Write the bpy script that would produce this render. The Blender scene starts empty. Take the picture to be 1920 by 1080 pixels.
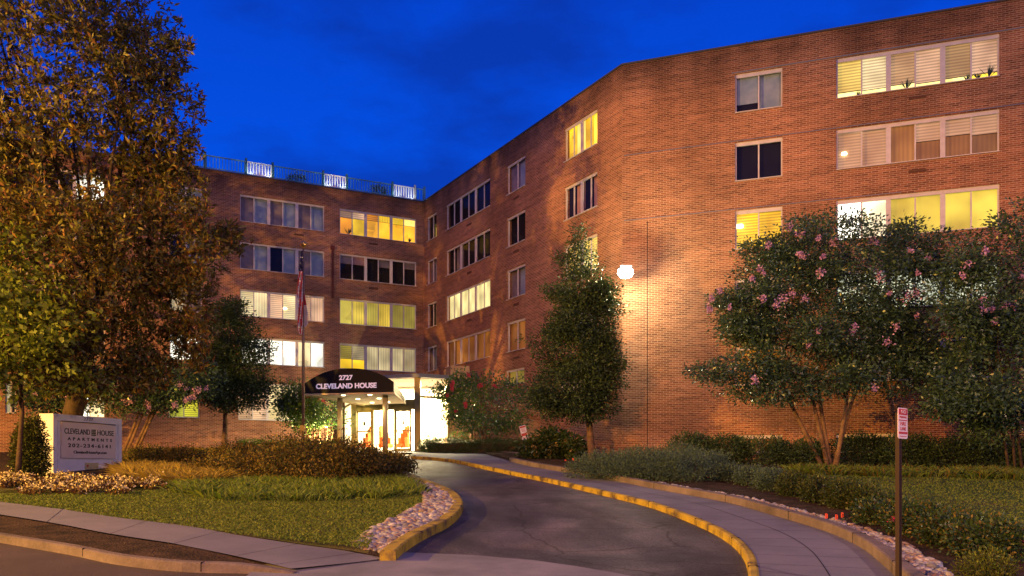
import bpy, bmesh, math, random
import numpy as np
from mathutils import Vector, Matrix
S = bpy.context.scene
R = math.radians
# ------------------------------------------------------------------ camera
cd = bpy.data.cameras.new('camera'); cam = bpy.data.objects.new('camera', cd); S.collection.objects.link(cam)
cam.location = (0, 0, 1.6); cam.rotation_euler = (R(90), 0, 0)
cd.sensor_width = 36; cd.lens = 30.0; cd.shift_y = 335/1920; cd.clip_end = 2000; cd.clip_start = .05
S.camera = cam
S.render.engine = 'CYCLES'
S.view_settings.view_transform = 'Standard'; S.view_settings.look = 'None'
S.view_settings.exposure = 0.0; S.view_settings.gamma = 1.0
S.cycles.use_denoising = True
S.cycles.max_bounces = 6; S.cycles.diffuse_bounces = 2; S.cycles.glossy_bounces = 2
S.cycles.transparent_max_bounces = 12; S.cycles.transmission_bounces = 2
S.cycles.sample_clamp_indirect = 4; S.cycles.caustics_reflective = False; S.cycles.caustics_refractive = False
# ------------------------------------------------------------------ dusk sky
w = bpy.data.worlds.new('World'); S.world = w; w.use_nodes = True
nt = w.node_tree; nt.nodes.clear()
def nd(t, ty, **k):
    n = t.nodes.new(ty)
    for a, b in k.items(): setattr(n, a, b)
    return n
out = nd(nt, 'ShaderNodeOutputWorld'); bg = nd(nt, 'ShaderNodeBackground')
tc = nd(nt, 'ShaderNodeTexCoord'); sep = nd(nt, 'ShaderNodeSeparateXYZ')
nt.links.new(tc.outputs['Generated'], sep.inputs[0])
ramp = nd(nt, 'ShaderNodeValToRGB')
cr = ramp.color_ramp; cr.elements[0].position = 0.04; cr.elements[0].color = (.006, .03, .12, 1)
cr.elements[1].position = 1.0; cr.elements[1].color = (.004, .012, .16, 1)
for p, c in ((.18, (.001, .092, .80, 1)), (.36, (.001, .076, .74, 1)), (.54, (.001, .048, .56, 1))):
    e = cr.elements.new(p); e.color = c
nt.links.new(sep.outputs[2], ramp.inputs[0])
mp = nd(nt, 'ShaderNodeMapping'); mp.inputs['Scale'].default_value = (1.3, 1.3, 3.2)
mp.inputs['Rotation'].default_value = (0, R(14), 0); mp.inputs['Location'].default_value = (1.9, .4, 1.35)
nt.links.new(tc.outputs['Generated'], mp.inputs[0])
nz = nd(nt, 'ShaderNodeTexNoise'); nz.inputs['Scale'].default_value = 3.6; nz.inputs['Detail'].default_value = 5; nz.inputs['Roughness'].default_value = .55
nt.links.new(mp.outputs[0], nz.inputs['Vector'])
r2 = nd(nt, 'ShaderNodeValToRGB'); r2.color_ramp.elements[0].position = .42; r2.color_ramp.elements[0].color = (0, 0, 0, 1)
r2.color_ramp.elements[1].position = .62; r2.color_ramp.elements[1].color = (1, 1, 1, 1)
nt.links.new(nz.outputs['Fac'], r2.inputs[0])
cl = nd(nt, 'ShaderNodeMix', data_type='RGBA'); cl.inputs[7].default_value = (.003, .030, .34, 1)
fm = nd(nt, 'ShaderNodeMath', operation='MULTIPLY'); fm.inputs[1].default_value = .68
nt.links.new(r2.outputs[0], fm.inputs[0]); nt.links.new(fm.outputs[0], cl.inputs[0]); nt.links.new(ramp.outputs[0], cl.inputs[6])
sky = nd(nt, 'ShaderNodeTexSky'); sky.sky_type = 'NISHITA'; sky.sun_disc = False; sky.sun_elevation = R(-4); sky.sun_rotation = R(200)
sk = nd(nt, 'ShaderNodeMix', data_type='RGBA', blend_type='ADD'); sk.inputs[0].default_value = .02
nt.links.new(cl.outputs[2], sk.inputs[6]); nt.links.new(sky.outputs[0], sk.inputs[7])
nt.links.new(sk.outputs[2], bg.inputs[0]); bg.inputs[1].default_value = 1.0
nt.links.new(bg.outputs[0], out.inputs[0])
# afterglow of the set sun and town glow behind the camera: one very soft warm sun
def lamp(name, ty, loc, power, col, **k):
    l = bpy.data.lights.new(name, ty); l.energy = power; l.color = col
    for a, b in k.items(): setattr(l, a, b)
    o = bpy.data.objects.new(name, l); S.collection.objects.link(o); o.location = loc
    return o
def aim(o, tgt):
    o.rotation_euler = (Vector(tgt) - o.location).to_track_quat('-Z', 'Y').to_euler()
sun = lamp('sun_afterglow', 'SUN', (-61, -79, 22), .36, (1, .64, .50), angle=R(24)); aim(sun, (0, 0, 0))
# street lights outside the frame (sodium, cut-off heads)
SL = [((-31, 13.0, 9.0), 75000, (1, .50, .06)), ((-22, -24, 12), 92000, (1, .38, .03)), ((14, -14, 10), 24000, (1, .60, .40))]
for q_ in (0, 2): lamp('street_light_bulb', 'POINT', SL[q_][0], SL[q_][1], SL[q_][2], shadow_soft_size=.18)
l = lamp('flood_light_bulb', 'SPOT', SL[1][0], SL[1][1], SL[1][2], spot_size=R(57), spot_blend=.15, shadow_soft_size=.2)
aim(l, (5, 38, -16))

# ------------------------------------------------------------------ helpers
rng = np.random.default_rng(7); random.seed(5)
F = 1600.0
Z = Vector((0, 0, 1))
def sp(x): return math.log1p(math.exp(-abs(x))) + max(x, 0)
def g(y):
    return .067*1.5*sp((y-10)/1.5) - .027*sp(y-42) - .04*sp(y-56)
def gv(y):
    f = lambda x: np.logaddexp(0, x)
    return .067*1.5*f((y-10)/1.5) - .027*f(y-42) - .04*f(y-56)
def W(u, v, d): return Vector(((u-960)/F*d, d, 1.6 + (875-v)/F*d))
def G(u, v, off=0.0):
    lo = 3.0; d = lo
    fn = lambda d: 1.6 + (875-v)/F*d - g(d) - off
    while d < 90 and fn(d) > 0: lo = d; d += .25
    hi = d
    for _ in range(30):
        m = (lo+hi)/2
        if fn(m) > 0: lo = m
        else: hi = m
    return Vector(((u-960)/F*lo, lo, g(lo)+off))
def onG(u, d, off=0.0): return Vector(((u-960)/F*d, d, g(d)+off))
def link(o, parent=None):
    S.collection.objects.link(o)
    if parent is not None:
        o.parent = parent
        o.matrix_parent_inverse = Matrix.Translation(-parent.location) if parent.type == 'EMPTY' else Matrix()
    return o
def tag(o, label=None, cat=None, group=None, kind=None):
    if label: o['label'] = label
    if cat: o['category'] = cat
    if group: o['group'] = group
    if kind: o['kind'] = kind
    return o
def empty(name, loc=(0, 0, 0)):
    o = bpy.data.objects.new(name, None); S.collection.objects.link(o); o.location = loc; o.empty_display_size = .2
    return o
class MB:
    def __init__(s): s.v = []; s.f = []; s.m = []; s.uv = []
    def quad(s, p, mi=0, uv=None):
        b = len(s.v); s.v += [tuple(q) for q in p]; s.f.append(tuple(range(b, b+len(p)))); s.m.append(mi)
        s.uv.append(uv if uv else [(0, 0)]*len(p))
    def box(s, c, sx, sy, sz, ax=None, mi=0):
        # c centre, half sizes along axes ax (3 unit vectors)
        c = Vector(c); ax = ax or (Vector((1, 0, 0)), Vector((0, 1, 0)), Vector((0, 0, 1)))
        a, b2, d = ax[0]*sx, ax[1]*sy, ax[2]*sz
        P = [c+a*i+b2*j+d*k for k in (-1, 1) for j in (-1, 1) for i in (-1, 1)]
        for q in ((0, 2, 3, 1), (4, 5, 7, 6), (0, 1, 5, 4), (2, 6, 7, 3), (0, 4, 6, 2), (1, 3, 7, 5)):
            s.quad([P[i] for i in q], mi)
    def tube(s, pts, rad, n=8, mi=0, cap=True):
        pts = [Vector(p) for p in pts]; rings = []
        up = Vector((0, 0, 1)); 
        for i, p in enumerate(pts):
            t = (pts[min(i+1, len(pts)-1)] - pts[max(i-1, 0)]).normalized()
            a = t.orthogonal() if i == 0 else (rings_a - t*rings_a.dot(t))
            a.normalize(); rings_a = a; b = t.cross(a)
            r = rad[i] if isinstance(rad, (list, tuple)) else rad
            rings.append([p + (a*math.cos(2*math.pi*k/n) + b*math.sin(2*math.pi*k/n))*r for k in range(n)])
        base = len(s.v)
        for rg in rings: s.v += [tuple(q) for q in rg]
        for i in range(len(rings)-1):
            for k in range(n):
                k2 = (k+1) % n
                s.f.append((base+i*n+k, base+i*n+k2, base+(i+1)*n+k2, base+(i+1)*n+k)); s.m.append(mi); s.uv.append([(0, 0)]*4)
        if cap:
            for q in (list(range(n))[::-1], list(range((len(rings)-1)*n, len(rings)*n))):
                s.f.append(tuple(base+i for i in q)); s.m.append(mi); s.uv.append([(0, 0)]*n)
    def lathe(s, c, prof, n=12, mi=0):
        c = Vector(c); base = len(s.v)
        for (r, z) in prof:
            for k in range(n):
                a = 2*math.pi*k/n; s.v.append((c.x+r*math.cos(a), c.y+r*math.sin(a), c.z+z))
        for i in range(len(prof)-1):
            for k in range(n):
                k2 = (k+1) % n
                s.f.append((base+i*n+k, base+i*n+k2, base+(i+1)*n+k2, base+(i+1)*n+k)); s.m.append(mi); s.uv.append([(0, 0)]*4)
    def build(s, name, mats, parent=None, smooth=False):
        me = bpy.data.meshes.new(name); me.from_pydata(s.v, [], s.f)
        for m in (mats if isinstance(mats, (list, tuple)) else [mats]): me.materials.append(m)
        me.polygons.foreach_set('material_index', s.m)
        if any(any(c != (0, 0) for c in u) for u in s.uv):
            ul = me.uv_layers.new(name='UVMap'); flat = [x for u in s.uv for c in u for x in c]
            ul.data.foreach_set('uv', flat)
        if smooth: me.polygons.foreach_set('use_smooth', [True]*len(s.f))
        me.update()
        return link(bpy.data.objects.new(name, me), parent)
def npmesh(name, V, nper, mats, midx=None, parent=None):
    n = len(V)//nper
    me = bpy.data.meshes.new(name); me.vertices.add(len(V)); me.vertices.foreach_set('co', np.ascontiguousarray(V, dtype=np.float32).ravel())
    me.loops.add(len(V)); me.loops.foreach_set('vertex_index', np.arange(len(V), dtype=np.int32))
    me.polygons.add(n); me.polygons.foreach_set('loop_start', np.arange(n, dtype=np.int32)*nper)
    try: me.polygons.foreach_set('loop_total', np.full(n, nper, dtype=np.int32))
    except Exception: pass
    for m in (mats if isinstance(mats, (list, tuple)) else [mats]): me.materials.append(m)
    if midx is not None: me.polygons.foreach_set('material_index', midx.astype(np.int32))
    me.update(calc_edges=True)
    return link(bpy.data.objects.new(name, me), parent)

# ------------------------------------------------------------------ materials
def mat(name, col, rough=.7, spec=.3, metal=0.0, emit=None, es=0.0):
    m = bpy.data.materials.new(name); m.use_nodes = True; b = m.node_tree.nodes['Principled BSDF']
    b.inputs['Base Color'].default_value = (*col, 1); b.inputs['Roughness'].default_value = rough
    b.inputs['Specular IOR Level'].default_value = spec; b.inputs['Metallic'].default_value = metal
    if emit: b.inputs['Emission Color'].default_value = (*emit, 1); b.inputs['Emission Strength'].default_value = es
    return m
def noisy(name, cols, scale, rough=.85, detail=6, bump=0.0, bscale=None, spec=.2, island=0.0, fine=None, pos=None, dist=.0):
    m = mat(name, cols[0], rough, spec); t = m.node_tree; b = t.nodes['Principled BSDF']
    c = nd(t, 'ShaderNodeTexCoord'); n = nd(t, 'ShaderNodeTexNoise'); n.inputs['Scale'].default_value = scale; n.inputs['Detail'].default_value = detail
    n.inputs['Roughness'].default_value = .6; n.inputs['Distortion'].default_value = dist
    t.links.new(c.outputs['Object'], n.inputs['Vector'])
    r = nd(t, 'ShaderNodeValToRGB'); k = len(cols)
    ps = pos or [.32 + .36*i/(k-1) for i in range(k)]
    r.color_ramp.elements[0].position = ps[0]; r.color_ramp.elements[0].color = (*cols[0], 1)
    r.color_ramp.elements[1].position = ps[-1]; r.color_ramp.elements[1].color = (*cols[-1], 1)
    for i in range(1, k-1):
        e = r.color_ramp.elements.new(ps[i]); e.color = (*cols[i], 1)
    t.links.new(n.outputs['Fac'], r.inputs[0]); last = r.outputs[0]
    if fine:   # (scale, amount) fine speckle multiply
        f = nd(t, 'ShaderNodeTexNoise'); f.inputs['Scale'].default_value = fine[0]; f.inputs['Detail'].default_value = 7; f.inputs['Roughness'].default_value = .75
        t.links.new(c.outputs['Object'], f.inputs['Vector'])
        mr = nd(t, 'ShaderNodeMapRange'); mr.inputs[1].default_value = .3; mr.inputs[2].default_value = .7
        mr.inputs[3].default_value = 1-fine[1]; mr.inputs[4].default_value = 1+fine[1]
        t.links.new(f.outputs['Fac'], mr.inputs[0])
        x = nd(t, 'ShaderNodeVectorMath', operation='SCALE'); t.links.new(last, x.inputs[0]); t.links.new(mr.outputs[0], x.inputs['Scale']); last = x.outputs[0]
    if island:
        gi = nd(t, 'ShaderNodeNewGeometry'); mr = nd(t, 'ShaderNodeMapRange'); mr.inputs[3].default_value = 1-island; mr.inputs[4].default_value = 1+island
        t.links.new(gi.outputs['Random Per Island'], mr.inputs[0])
        x = nd(t, 'ShaderNodeVectorMath', operation='SCALE'); t.links.new(last, x.inputs[0]); t.links.new(mr.outputs[0], x.inputs['Scale']); last = x.outputs[0]
    t.links.new(last, b.inputs['Base Color'])
    if bump:
        f = nd(t, 'ShaderNodeTexNoise'); f.inputs['Scale'].default_value = bscale or scale*8; f.inputs['Detail'].default_value = 4
        t.links.new(c.outputs['Object'], f.inputs['Vector'])
        bp = nd(t, 'ShaderNodeBump'); bp.inputs['Strength'].default_value = 1; bp.inputs['Distance'].default_value = bump
        t.links.new(f.outputs['Fac'], bp.inputs['Height']); t.links.new(bp.outputs[0], b.inputs['Normal'])
    return m
def leafmat(name, c1, c2, rough=.45, spec=.4, trans=.12):
    m = mat(name, c1, rough, spec); t = m.node_tree; b = t.nodes['Principled BSDF']
    gi = nd(t, 'ShaderNodeNewGeometry'); x = nd(t, 'ShaderNodeMix', data_type='RGBA')
    x.inputs[6].default_value = (*c1, 1); x.inputs[7].default_value = (*c2, 1)
    t.links.new(gi.outputs['Random Per Island'], x.inputs[0]); t.links.new(x.outputs[2], b.inputs['Base Color'])
    if trans:
        tr = nd(t, 'ShaderNodeBsdfTranslucent'); ms = nd(t, 'ShaderNodeMixShader'); ms.inputs[0].default_value = trans
        t.links.new(x.outputs[2], tr.inputs[0]); t.links.new(b.outputs[0], ms.inputs[1]); t.links.new(tr.outputs[0], ms.inputs[2])
        t.links.new(ms.outputs[0], t.nodes['Material Output'].inputs[0])
    return m
def brickmat():
    m = mat('brick', (.35, .13, .08), .9, .15); t = m.node_tree; b = t.nodes['Principled BSDF']
    c = nd(t, 'ShaderNodeTexCoord'); br = nd(t, 'ShaderNodeTexBrick')
    br.inputs['Scale'].default_value = 1; br.inputs['Brick Width'].default_value = .255; br.inputs['Row Height'].default_value = .0775
    br.inputs['Mortar Size'].default_value = .013; br.inputs['Mortar Smooth'].default_value = .3; br.inputs['Bias'].default_value = -.1
    br.inputs['Color1'].default_value = (.38, .142, .074, 1); br.inputs['Color2'].default_value = (.165, .055, .033, 1); br.inputs['Mortar'].default_value = (.50, .33, .22, 1)
    t.links.new(c.outputs['UV'], br.inputs['Vector'])
    n = nd(t, 'ShaderNodeTexNoise'); n.inputs['Scale'].default_value = .22; n.inputs['Detail'].default_value = 7; n.inputs['Roughness'].default_value = .62
    t.links.new(c.outputs['UV'], n.inputs['Vector'])
    mr = nd(t, 'ShaderNodeMapRange'); mr.inputs[1].default_value = .3; mr.inputs[2].default_value = .7; mr.inputs[3].default_value = .50; mr.inputs[4].default_value = 1.12
    t.links.new(n.outputs['Fac'], mr.inputs[0])
    # grimy band of rain stain below the coping
    sx = nd(t, 'ShaderNodeSeparateXYZ'); t.links.new(c.outputs['UV'], sx.inputs[0])
    n2 = nd(t, 'ShaderNodeTexNoise'); n2.inputs['Scale'].default_value = 1.0; n2.inputs['Detail'].default_value = 5
    mpp = nd(t, 'ShaderNodeMapping'); mpp.inputs['Scale'].default_value = (.9, .18, 1); t.links.new(c.outputs['UV'], mpp.inputs[0]); t.links.new(mpp.outputs[0], n2.inputs['Vector'])
    ad = nd(t, 'ShaderNodeMath', operation='MULTIPLY_ADD'); ad.inputs[1].default_value = 2.6; t.links.new(n2.outputs['Fac'], ad.inputs[0]); t.links.new(sx.outputs[1], ad.inputs[2])
    m2 = nd(t, 'ShaderNodeMapRange'); m2.inputs[1].default_value = 18.6; m2.inputs[2].default_value = 20.3; m2.inputs[3].default_value = 1; m2.inputs[4].default_value = .45
    t.links.new(ad.outputs[0], m2.inputs[0])
    # row-by-row unevenness
    n3 = nd(t, 'ShaderNodeTexNoise'); n3.inputs['Scale'].default_value = 1; n3.inputs['Detail'].default_value = 2
    mp3 = nd(t, 'ShaderNodeMapping'); mp3.inputs['Scale'].default_value = (.35, 5.5, 1); t.links.new(c.outputs['UV'], mp3.inputs[0]); t.links.new(mp3.outputs[0], n3.inputs['Vector'])
    m3 = nd(t, 'ShaderNodeMapRange'); m3.inputs[1].default_value = .3; m3.inputs[2].default_value = .7; m3.inputs[3].default_value = .82; m3.inputs[4].default_value = 1.18
    t.links.new(n3.outputs['Fac'], m3.inputs[0])
    p = nd(t, 'ShaderNodeMath', operation='MULTIPLY'); t.links.new(mr.outputs[0], p.inputs[0]); t.links.new(m2.outputs[0], p.inputs[1])
    p2 = nd(t, 'ShaderNodeMath', operation='MULTIPLY'); t.links.new(p.outputs[0], p2.inputs[0]); t.links.new(m3.outputs[0], p2.inputs[1])
    x = nd(t, 'ShaderNodeVectorMath', operation='SCALE'); t.links.new(br.outputs['Color'], x.inputs[0]); t.links.new(p2.outputs[0], x.inputs['Scale'])
    t.links.new(x.outputs[0], b.inputs['Base Color'])
    bp = nd(t, 'ShaderNodeBump'); bp.invert = True; bp.inputs['Distance'].default_value = .006; t.links.new(br.outputs['Fac'], bp.inputs['Height']); t.links.new(bp.outputs[0], b.inputs['Normal'])
    return m
def glass(name='window_glass', refl=.025):
    m = bpy.data.materials.new(name); m.use_nodes = True; t = m.node_tree; t.nodes.clear()
    o = nd(t, 'ShaderNodeOutputMaterial'); tr = nd(t, 'ShaderNodeBsdfTransparent'); gl = nd(t, 'ShaderNodeBsdfGlossy'); gl.inputs['Roughness'].default_value = .03
    n = nd(t, 'ShaderNodeTexNoise'); n.inputs['Scale'].default_value = .8; c = nd(t, 'ShaderNodeTexCoord'); t.links.new(c.outputs['Object'], n.inputs['Vector'])
    bp = nd(t, 'ShaderNodeBump'); bp.inputs['Distance'].default_value = .006; t.links.new(n.outputs['Fac'], bp.inputs['Height']); t.links.new(bp.outputs[0], gl.inputs['Normal'])
    lw = nd(t, 'ShaderNodeLayerWeight'); lw.inputs[0].default_value = .25
    mr = nd(t, 'ShaderNodeMapRange'); mr.inputs[3].default_value = refl; mr.inputs[4].default_value = .6; t.links.new(lw.outputs['Facing'], mr.inputs[0])
    pw = nd(t, 'ShaderNodeMath', operation='POWER'); pw.inputs[1].default_value = 3.0; t.links.new(lw.outputs['Facing'], pw.inputs[0]); t.links.new(pw.outputs[0], mr.inputs[0])
    ms = nd(t, 'ShaderNodeMixShader'); t.links.new(mr.outputs[0], ms.inputs[0]); t.links.new(tr.outputs[0], ms.inputs[1]); t.links.new(gl.outputs[0], ms.inputs[2]); t.links.new(ms.outputs[0], o.inputs[0])
    return m
_lit = {}
def lit(kind, col, st, seed=0, albedo=.25):
    """lit window interiors: pleated curtain, blind slats or an open room wall, uneven lamp glow"""
    key = (kind, col, st, seed)
    if key in _lit: return _lit[key]
    m = mat('lit_%s' % kind, tuple(min(1, albedo*c + .05) for c in col), .9, .1); t = m.node_tree; b = t.nodes['Principled BSDF']
    c = nd(t, 'ShaderNodeTexCoord'); mp = nd(t, 'ShaderNodeMapping'); mp.inputs['Location'].default_value = (seed*7.3, seed*3.1, 0); t.links.new(c.outputs['UV'], mp.inputs[0])
    n = nd(t, 'ShaderNodeTexNoise'); n.inputs['Scale'].default_value = .75; n.inputs['Detail'].default_value = 1.5; t.links.new(mp.outputs[0], n.inputs['Vector'])
    mr = nd(t, 'ShaderNodeMapRange'); mr.inputs[1].default_value = .25; mr.inputs[2].default_value = .75; mr.inputs[3].default_value = .45; mr.inputs[4].default_value = 1.55; t.links.new(n.outputs['Fac'], mr.inputs[0])
    fac = mr.outputs[0]
    if kind in ('curtain', 'blind'):
        wv = nd(t, 'ShaderNodeTexWave'); wv.bands_direction = 'X' if kind == 'curtain' else 'Y'
        wv.inputs['Scale'].default_value = 1.9 if kind == 'curtain' else 2.7; wv.inputs['Distortion'].default_value = 2.5 if kind == 'curtain' else 0; wv.inputs['Detail'].default_value = 1
        if kind == 'curtain':
            m4 = nd(t, 'ShaderNodeMapping'); m4.inputs['Scale'].default_value = (1, .05, 1); t.links.new(mp.outputs[0], m4.inputs[0]); t.links.new(m4.outputs[0], wv.inputs['Vector'])
        else: t.links.new(mp.outputs[0], wv.inputs['Vector'])
        m5 = nd(t, 'ShaderNodeMapRange'); m5.inputs[3].default_value = .72 if kind == 'curtain' else .45; m5.inputs[4].default_value = 1.1; t.links.new(wv.outputs['Fac'], m5.inputs[0])
        p = nd(t, 'ShaderNodeMath', operation='MULTIPLY'); t.links.new(fac, p.inputs[0]); t.links.new(m5.outputs[0], p.inputs[1]); fac = p.outputs[0]
    if kind == 'room':   # shelves, furniture and picture shapes on the far wall of the room
        vo = nd(t, 'ShaderNodeTexVoronoi'); vo.distance = 'CHEBYCHEV'; vo.inputs['Scale'].default_value = 1.5; t.links.new(mp.outputs[0], vo.inputs['Vector'])
        sv = nd(t, 'ShaderNodeSeparateColor'); t.links.new(vo.outputs['Color'], sv.inputs[0])
        m5 = nd(t, 'ShaderNodeMapRange'); m5.inputs[1].default_value = 0; m5.inputs[2].default_value = .35; m5.inputs[3].default_value = .62; m5.inputs[4].default_value = 1; t.links.new(sv.outputs[0], m5.inputs[0])
        p = nd(t, 'ShaderNodeMath', operation='MULTIPLY'); t.links.new(fac, p.inputs[0]); t.links.new(m5.outputs[0], p.inputs[1]); fac = p.outputs[0]
    s = nd(t, 'ShaderNodeMath', operation='MULTIPLY'); s.inputs[1].default_value = st; t.links.new(fac, s.inputs[0])
    b.inputs['Emission Color'].default_value = (*col, 1); t.links.new(s.outputs[0], b.inputs['Emission Strength'])
    _lit[key] = m
    return m
M = dict(
 brick=brickmat(),
 frame=noisy('painted_frame', [(.50, .44, .46), (.60, .54, .56)], 3, .55),
 coping=mat('coping_metal', (.05, .05, .045), .5, .4),
 steel=mat('grey_steel', (.13, .145, .20), .45, .5),
 concrete=noisy('concrete', [(.14, .15, .18), (.19, .195, .235), (.24, .24, .28)], 1.1, .85, bump=.004, bscale=60, fine=(45, .12)),
 walk=noisy('sidewalk_concrete', [(.125, .13, .165), (.175, .18, .22), (.215, .215, .26)], .55, .8, bump=.003, bscale=70, fine=(55, .12)),
 kerbc=noisy('kerb_stone', [(.09, .075, .07), (.22, .18, .16)], 1.3, .85, bump=.01, bscale=25, fine=(30, .2)),
 yellow=noisy('yellow_kerb_paint', [(.09, .07, .05), (.36, .27, .035), (.50, .38, .05)], 2.6, .75, pos=[.36, .50, .72], bump=.008, bscale=30, fine=(35, .22)),
 asphalt=noisy('asphalt', [(.028, .028, .040), (.068, .062, .078), (.135, .115, .125)], 0.30, .5, detail=9, bump=.02, bscale=40, fine=(26, .85), spec=.3, dist=1.2),
 street=noisy('street_asphalt', [(.06, .05, .05), (.11, .085, .08)], .4, .75, detail=9, bump=.012, bscale=80, fine=(60, .3)),
 soil=noisy('mulch', [(.014, .009, .006), (.045, .027, .017), (.075, .045, .028)], 2.5, .95, bump=.05, bscale=22, fine=(28, .5)),
 grass=noisy('lawn', [(.14, .10, .045), (.085, .10, .022), (.045, .07, .012)], .55, .95, bump=.035, bscale=38, fine=(24, .5), detail=9, pos=[.36, .5, .66]),
 grassR=noisy('lawn_right', [(.11, .10, .035), (.07, .12, .03), (.05, .10, .022)], .5, .95, bump=.035, bscale=38, fine=(24, .5), detail=9),
 bark=noisy('bark', [(.10, .06, .035), (.26, .16, .09)], 4, .9, bump=.02, bscale=18),
 barkd=noisy('dark_bark', [(.035, .025, .018), (.09, .06, .04)], 4, .95, bump=.02, bscale=18),
 glass=glass(), cglass=glass('lobby_glass', .04),
 white=mat('white_paint', (.75, .74, .72), .5), black=mat('black_canvas', (.004, .004, .006), .6, .25),
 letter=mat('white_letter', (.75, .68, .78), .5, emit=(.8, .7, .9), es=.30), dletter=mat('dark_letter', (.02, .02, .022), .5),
 post=mat('brown_post', (.030, .018, .011), .55, .4, .3), pole=mat('pole_metal', (.30, .20, .13), .4, .5, .5),
 gold=mat('gold_finial', (.7, .42, .12), .3, .5, .8), red=mat('sign_red', (.45, .05, .05), .5), signw=mat('sign_white', (.72, .62, .68), .5),
 bronze=mat('bronze_frame', (.16, .13, .06), .45, .5, .4), tan=noisy('tan_stone', [(.35, .24, .14), (.46, .32, .19)], .8, .85, bump=.005, bscale=20),
 orange=mat('orange_fabric', (.62, .14, .03), .8), flag=mat('flag_orange', (.85, .10, .03), .6, emit=(1, .12, .03), es=.12),
 ventm=mat('rusty_vent', (.09, .04, .03), .8), dark=mat('dark_interior', (.012, .011, .014), .9, .1), curt=noisy('grey_curtain', [(.15, .12, .12), (.26, .21, .20)], 2, .9),
 pinkc=noisy('pink_curtain', [(.30, .17, .17), (.42, .26, .25)], 3, .9), blindrefl=noisy('blind_sky_reflection', [(.16, .23, .34), (.30, .37, .46)], 1.2, .8),  # blue blind tone carries the sky's reflection in the panes in its colour
)
t = M['asphalt'].node_tree; b = t.nodes['Principled BSDF']; src = b.inputs['Base Color'].links[0].from_socket
c = nd(t, 'ShaderNodeTexCoord'); n = nd(t, 'ShaderNodeTexNoise'); n.inputs['Scale'].default_value = 1.6; n.inputs['Detail'].default_value = 6; t.links.new(c.outputs['Object'], n.inputs['Vector'])
mxx = nd(t, 'ShaderNodeMix', data_type='RGBA'); mxx.inputs[0].default_value = .32; t.links.new(c.outputs['Object'], mxx.inputs[6]); t.links.new(n.outputs['Color'], mxx.inputs[7])
vo = nd(t, 'ShaderNodeTexVoronoi'); vo.feature = 'DISTANCE_TO_EDGE'; vo.inputs['Scale'].default_value = .55; t.links.new(mxx.outputs[2], vo.inputs['Vector'])
lt = nd(t, 'ShaderNodeMapRange'); lt.inputs[1].default_value = .002; lt.inputs[2].default_value = .012; lt.inputs[3].default_value = .35; lt.inputs[4].default_value = 1; t.links.new(vo.outputs[0], lt.inputs[0])
n = nd(t, 'ShaderNodeTexNoise'); n.inputs['Scale'].default_value = .9; n.inputs['Detail'].default_value = 5; mp_ = nd(t, 'ShaderNodeMapping'); mp_.inputs['Scale'].default_value = (1, .35, 1); t.links.new(c.outputs['Object'], mp_.inputs[0]); t.links.new(mp_.outputs[0], n.inputs['Vector'])
l2 = nd(t, 'ShaderNodeMapRange'); l2.inputs[1].default_value = .35; l2.inputs[2].default_value = .65; l2.inputs[3].default_value = .6; l2.inputs[4].default_value = 1.35; t.links.new(n.outputs['Fac'], l2.inputs[0])
p_ = nd(t, 'ShaderNodeMath', operation='MULTIPLY'); t.links.new(lt.outputs[0], p_.inputs[0]); t.links.new(l2.outputs[0], p_.inputs[1])
x = nd(t, 'ShaderNodeVectorMath', operation='SCALE'); t.links.new(src, x.inputs[0]); t.links.new(p_.outputs[0], x.inputs['Scale']); t.links.new(x.outputs[0], b.inputs['Base Color'])
rr = nd(t, 'ShaderNodeMapRange'); rr.inputs[3].default_value = .78; rr.inputs[4].default_value = .48; t.links.new(n.outputs['Fac'], rr.inputs[0]); t.links.new(rr.outputs[0], b.inputs['Roughness'])
# ------------------------------------------------------------------ ground sheets
def polymesh(name, pts, offf, m, maxlen=.9, parent=None):
    """flat polygon (xy) triangulated, cut fine and laid on the terrain g(y)+off"""
    bm = bmesh.new(); vs = [bm.verts.new((p[0], p[1], 0)) for p in pts]; f = bm.faces.new(vs)
    bmesh.ops.triangulate(bm, faces=[f])
    ys = [p[1] for p in pts]; xs = [p[0] for p in pts]
    y = math.floor(min(ys)) + .5
    while y < max(ys):
        bmesh.ops.bisect_plane(bm, geom=bm.verts[:]+bm.edges[:]+bm.faces[:], plane_co=(0, y, 0), plane_no=(0, 1, 0)); y += maxlen if y < 62 else 20
    x = math.floor(min(xs)) + .5
    while callable(offf) and x < max(xs):
        bmesh.ops.bisect_plane(bm, geom=bm.verts[:]+bm.edges[:]+bm.faces[:], plane_co=(x, 0, 0), plane_no=(1, 0, 0)); x += maxlen
    for v in bm.verts:
        v.co.z = g(v.co.y) + (offf(v.co.x, v.co.y) if callable(offf) else offf)
    bmesh.ops.recalc_face_normals(bm, faces=bm.faces[:])
    if sum(f.normal.z for f in bm.faces) < 0: bmesh.ops.reverse_faces(bm, faces=bm.faces[:])
    me = bpy.data.meshes.new(name); bm.to_mesh(me); bm.free(); me.materials.append(m)
    o = link(bpy.data.objects.new(name, me), parent)
    return o
def smooth(pts, n=4):
    P = [Vector(p) for p in pts]; o = []
    for i in range(len(P)-1):
        a, b, c, d = P[max(i-1, 0)], P[i], P[i+1], P[min(i+2, len(P)-1)]
        for k in range(n):
            t = k/n; o.append(.5*((2*b)+(-a+c)*t+(2*a-5*b+4*c-d)*t*t+(-a+3*b-3*c+d)*t**3))
    o.append(P[-1]); return o
def xy(L, off): return [G(u, v, off) for u, v in L]
def struct(o): o['kind'] = 'structure'; return o
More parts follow.
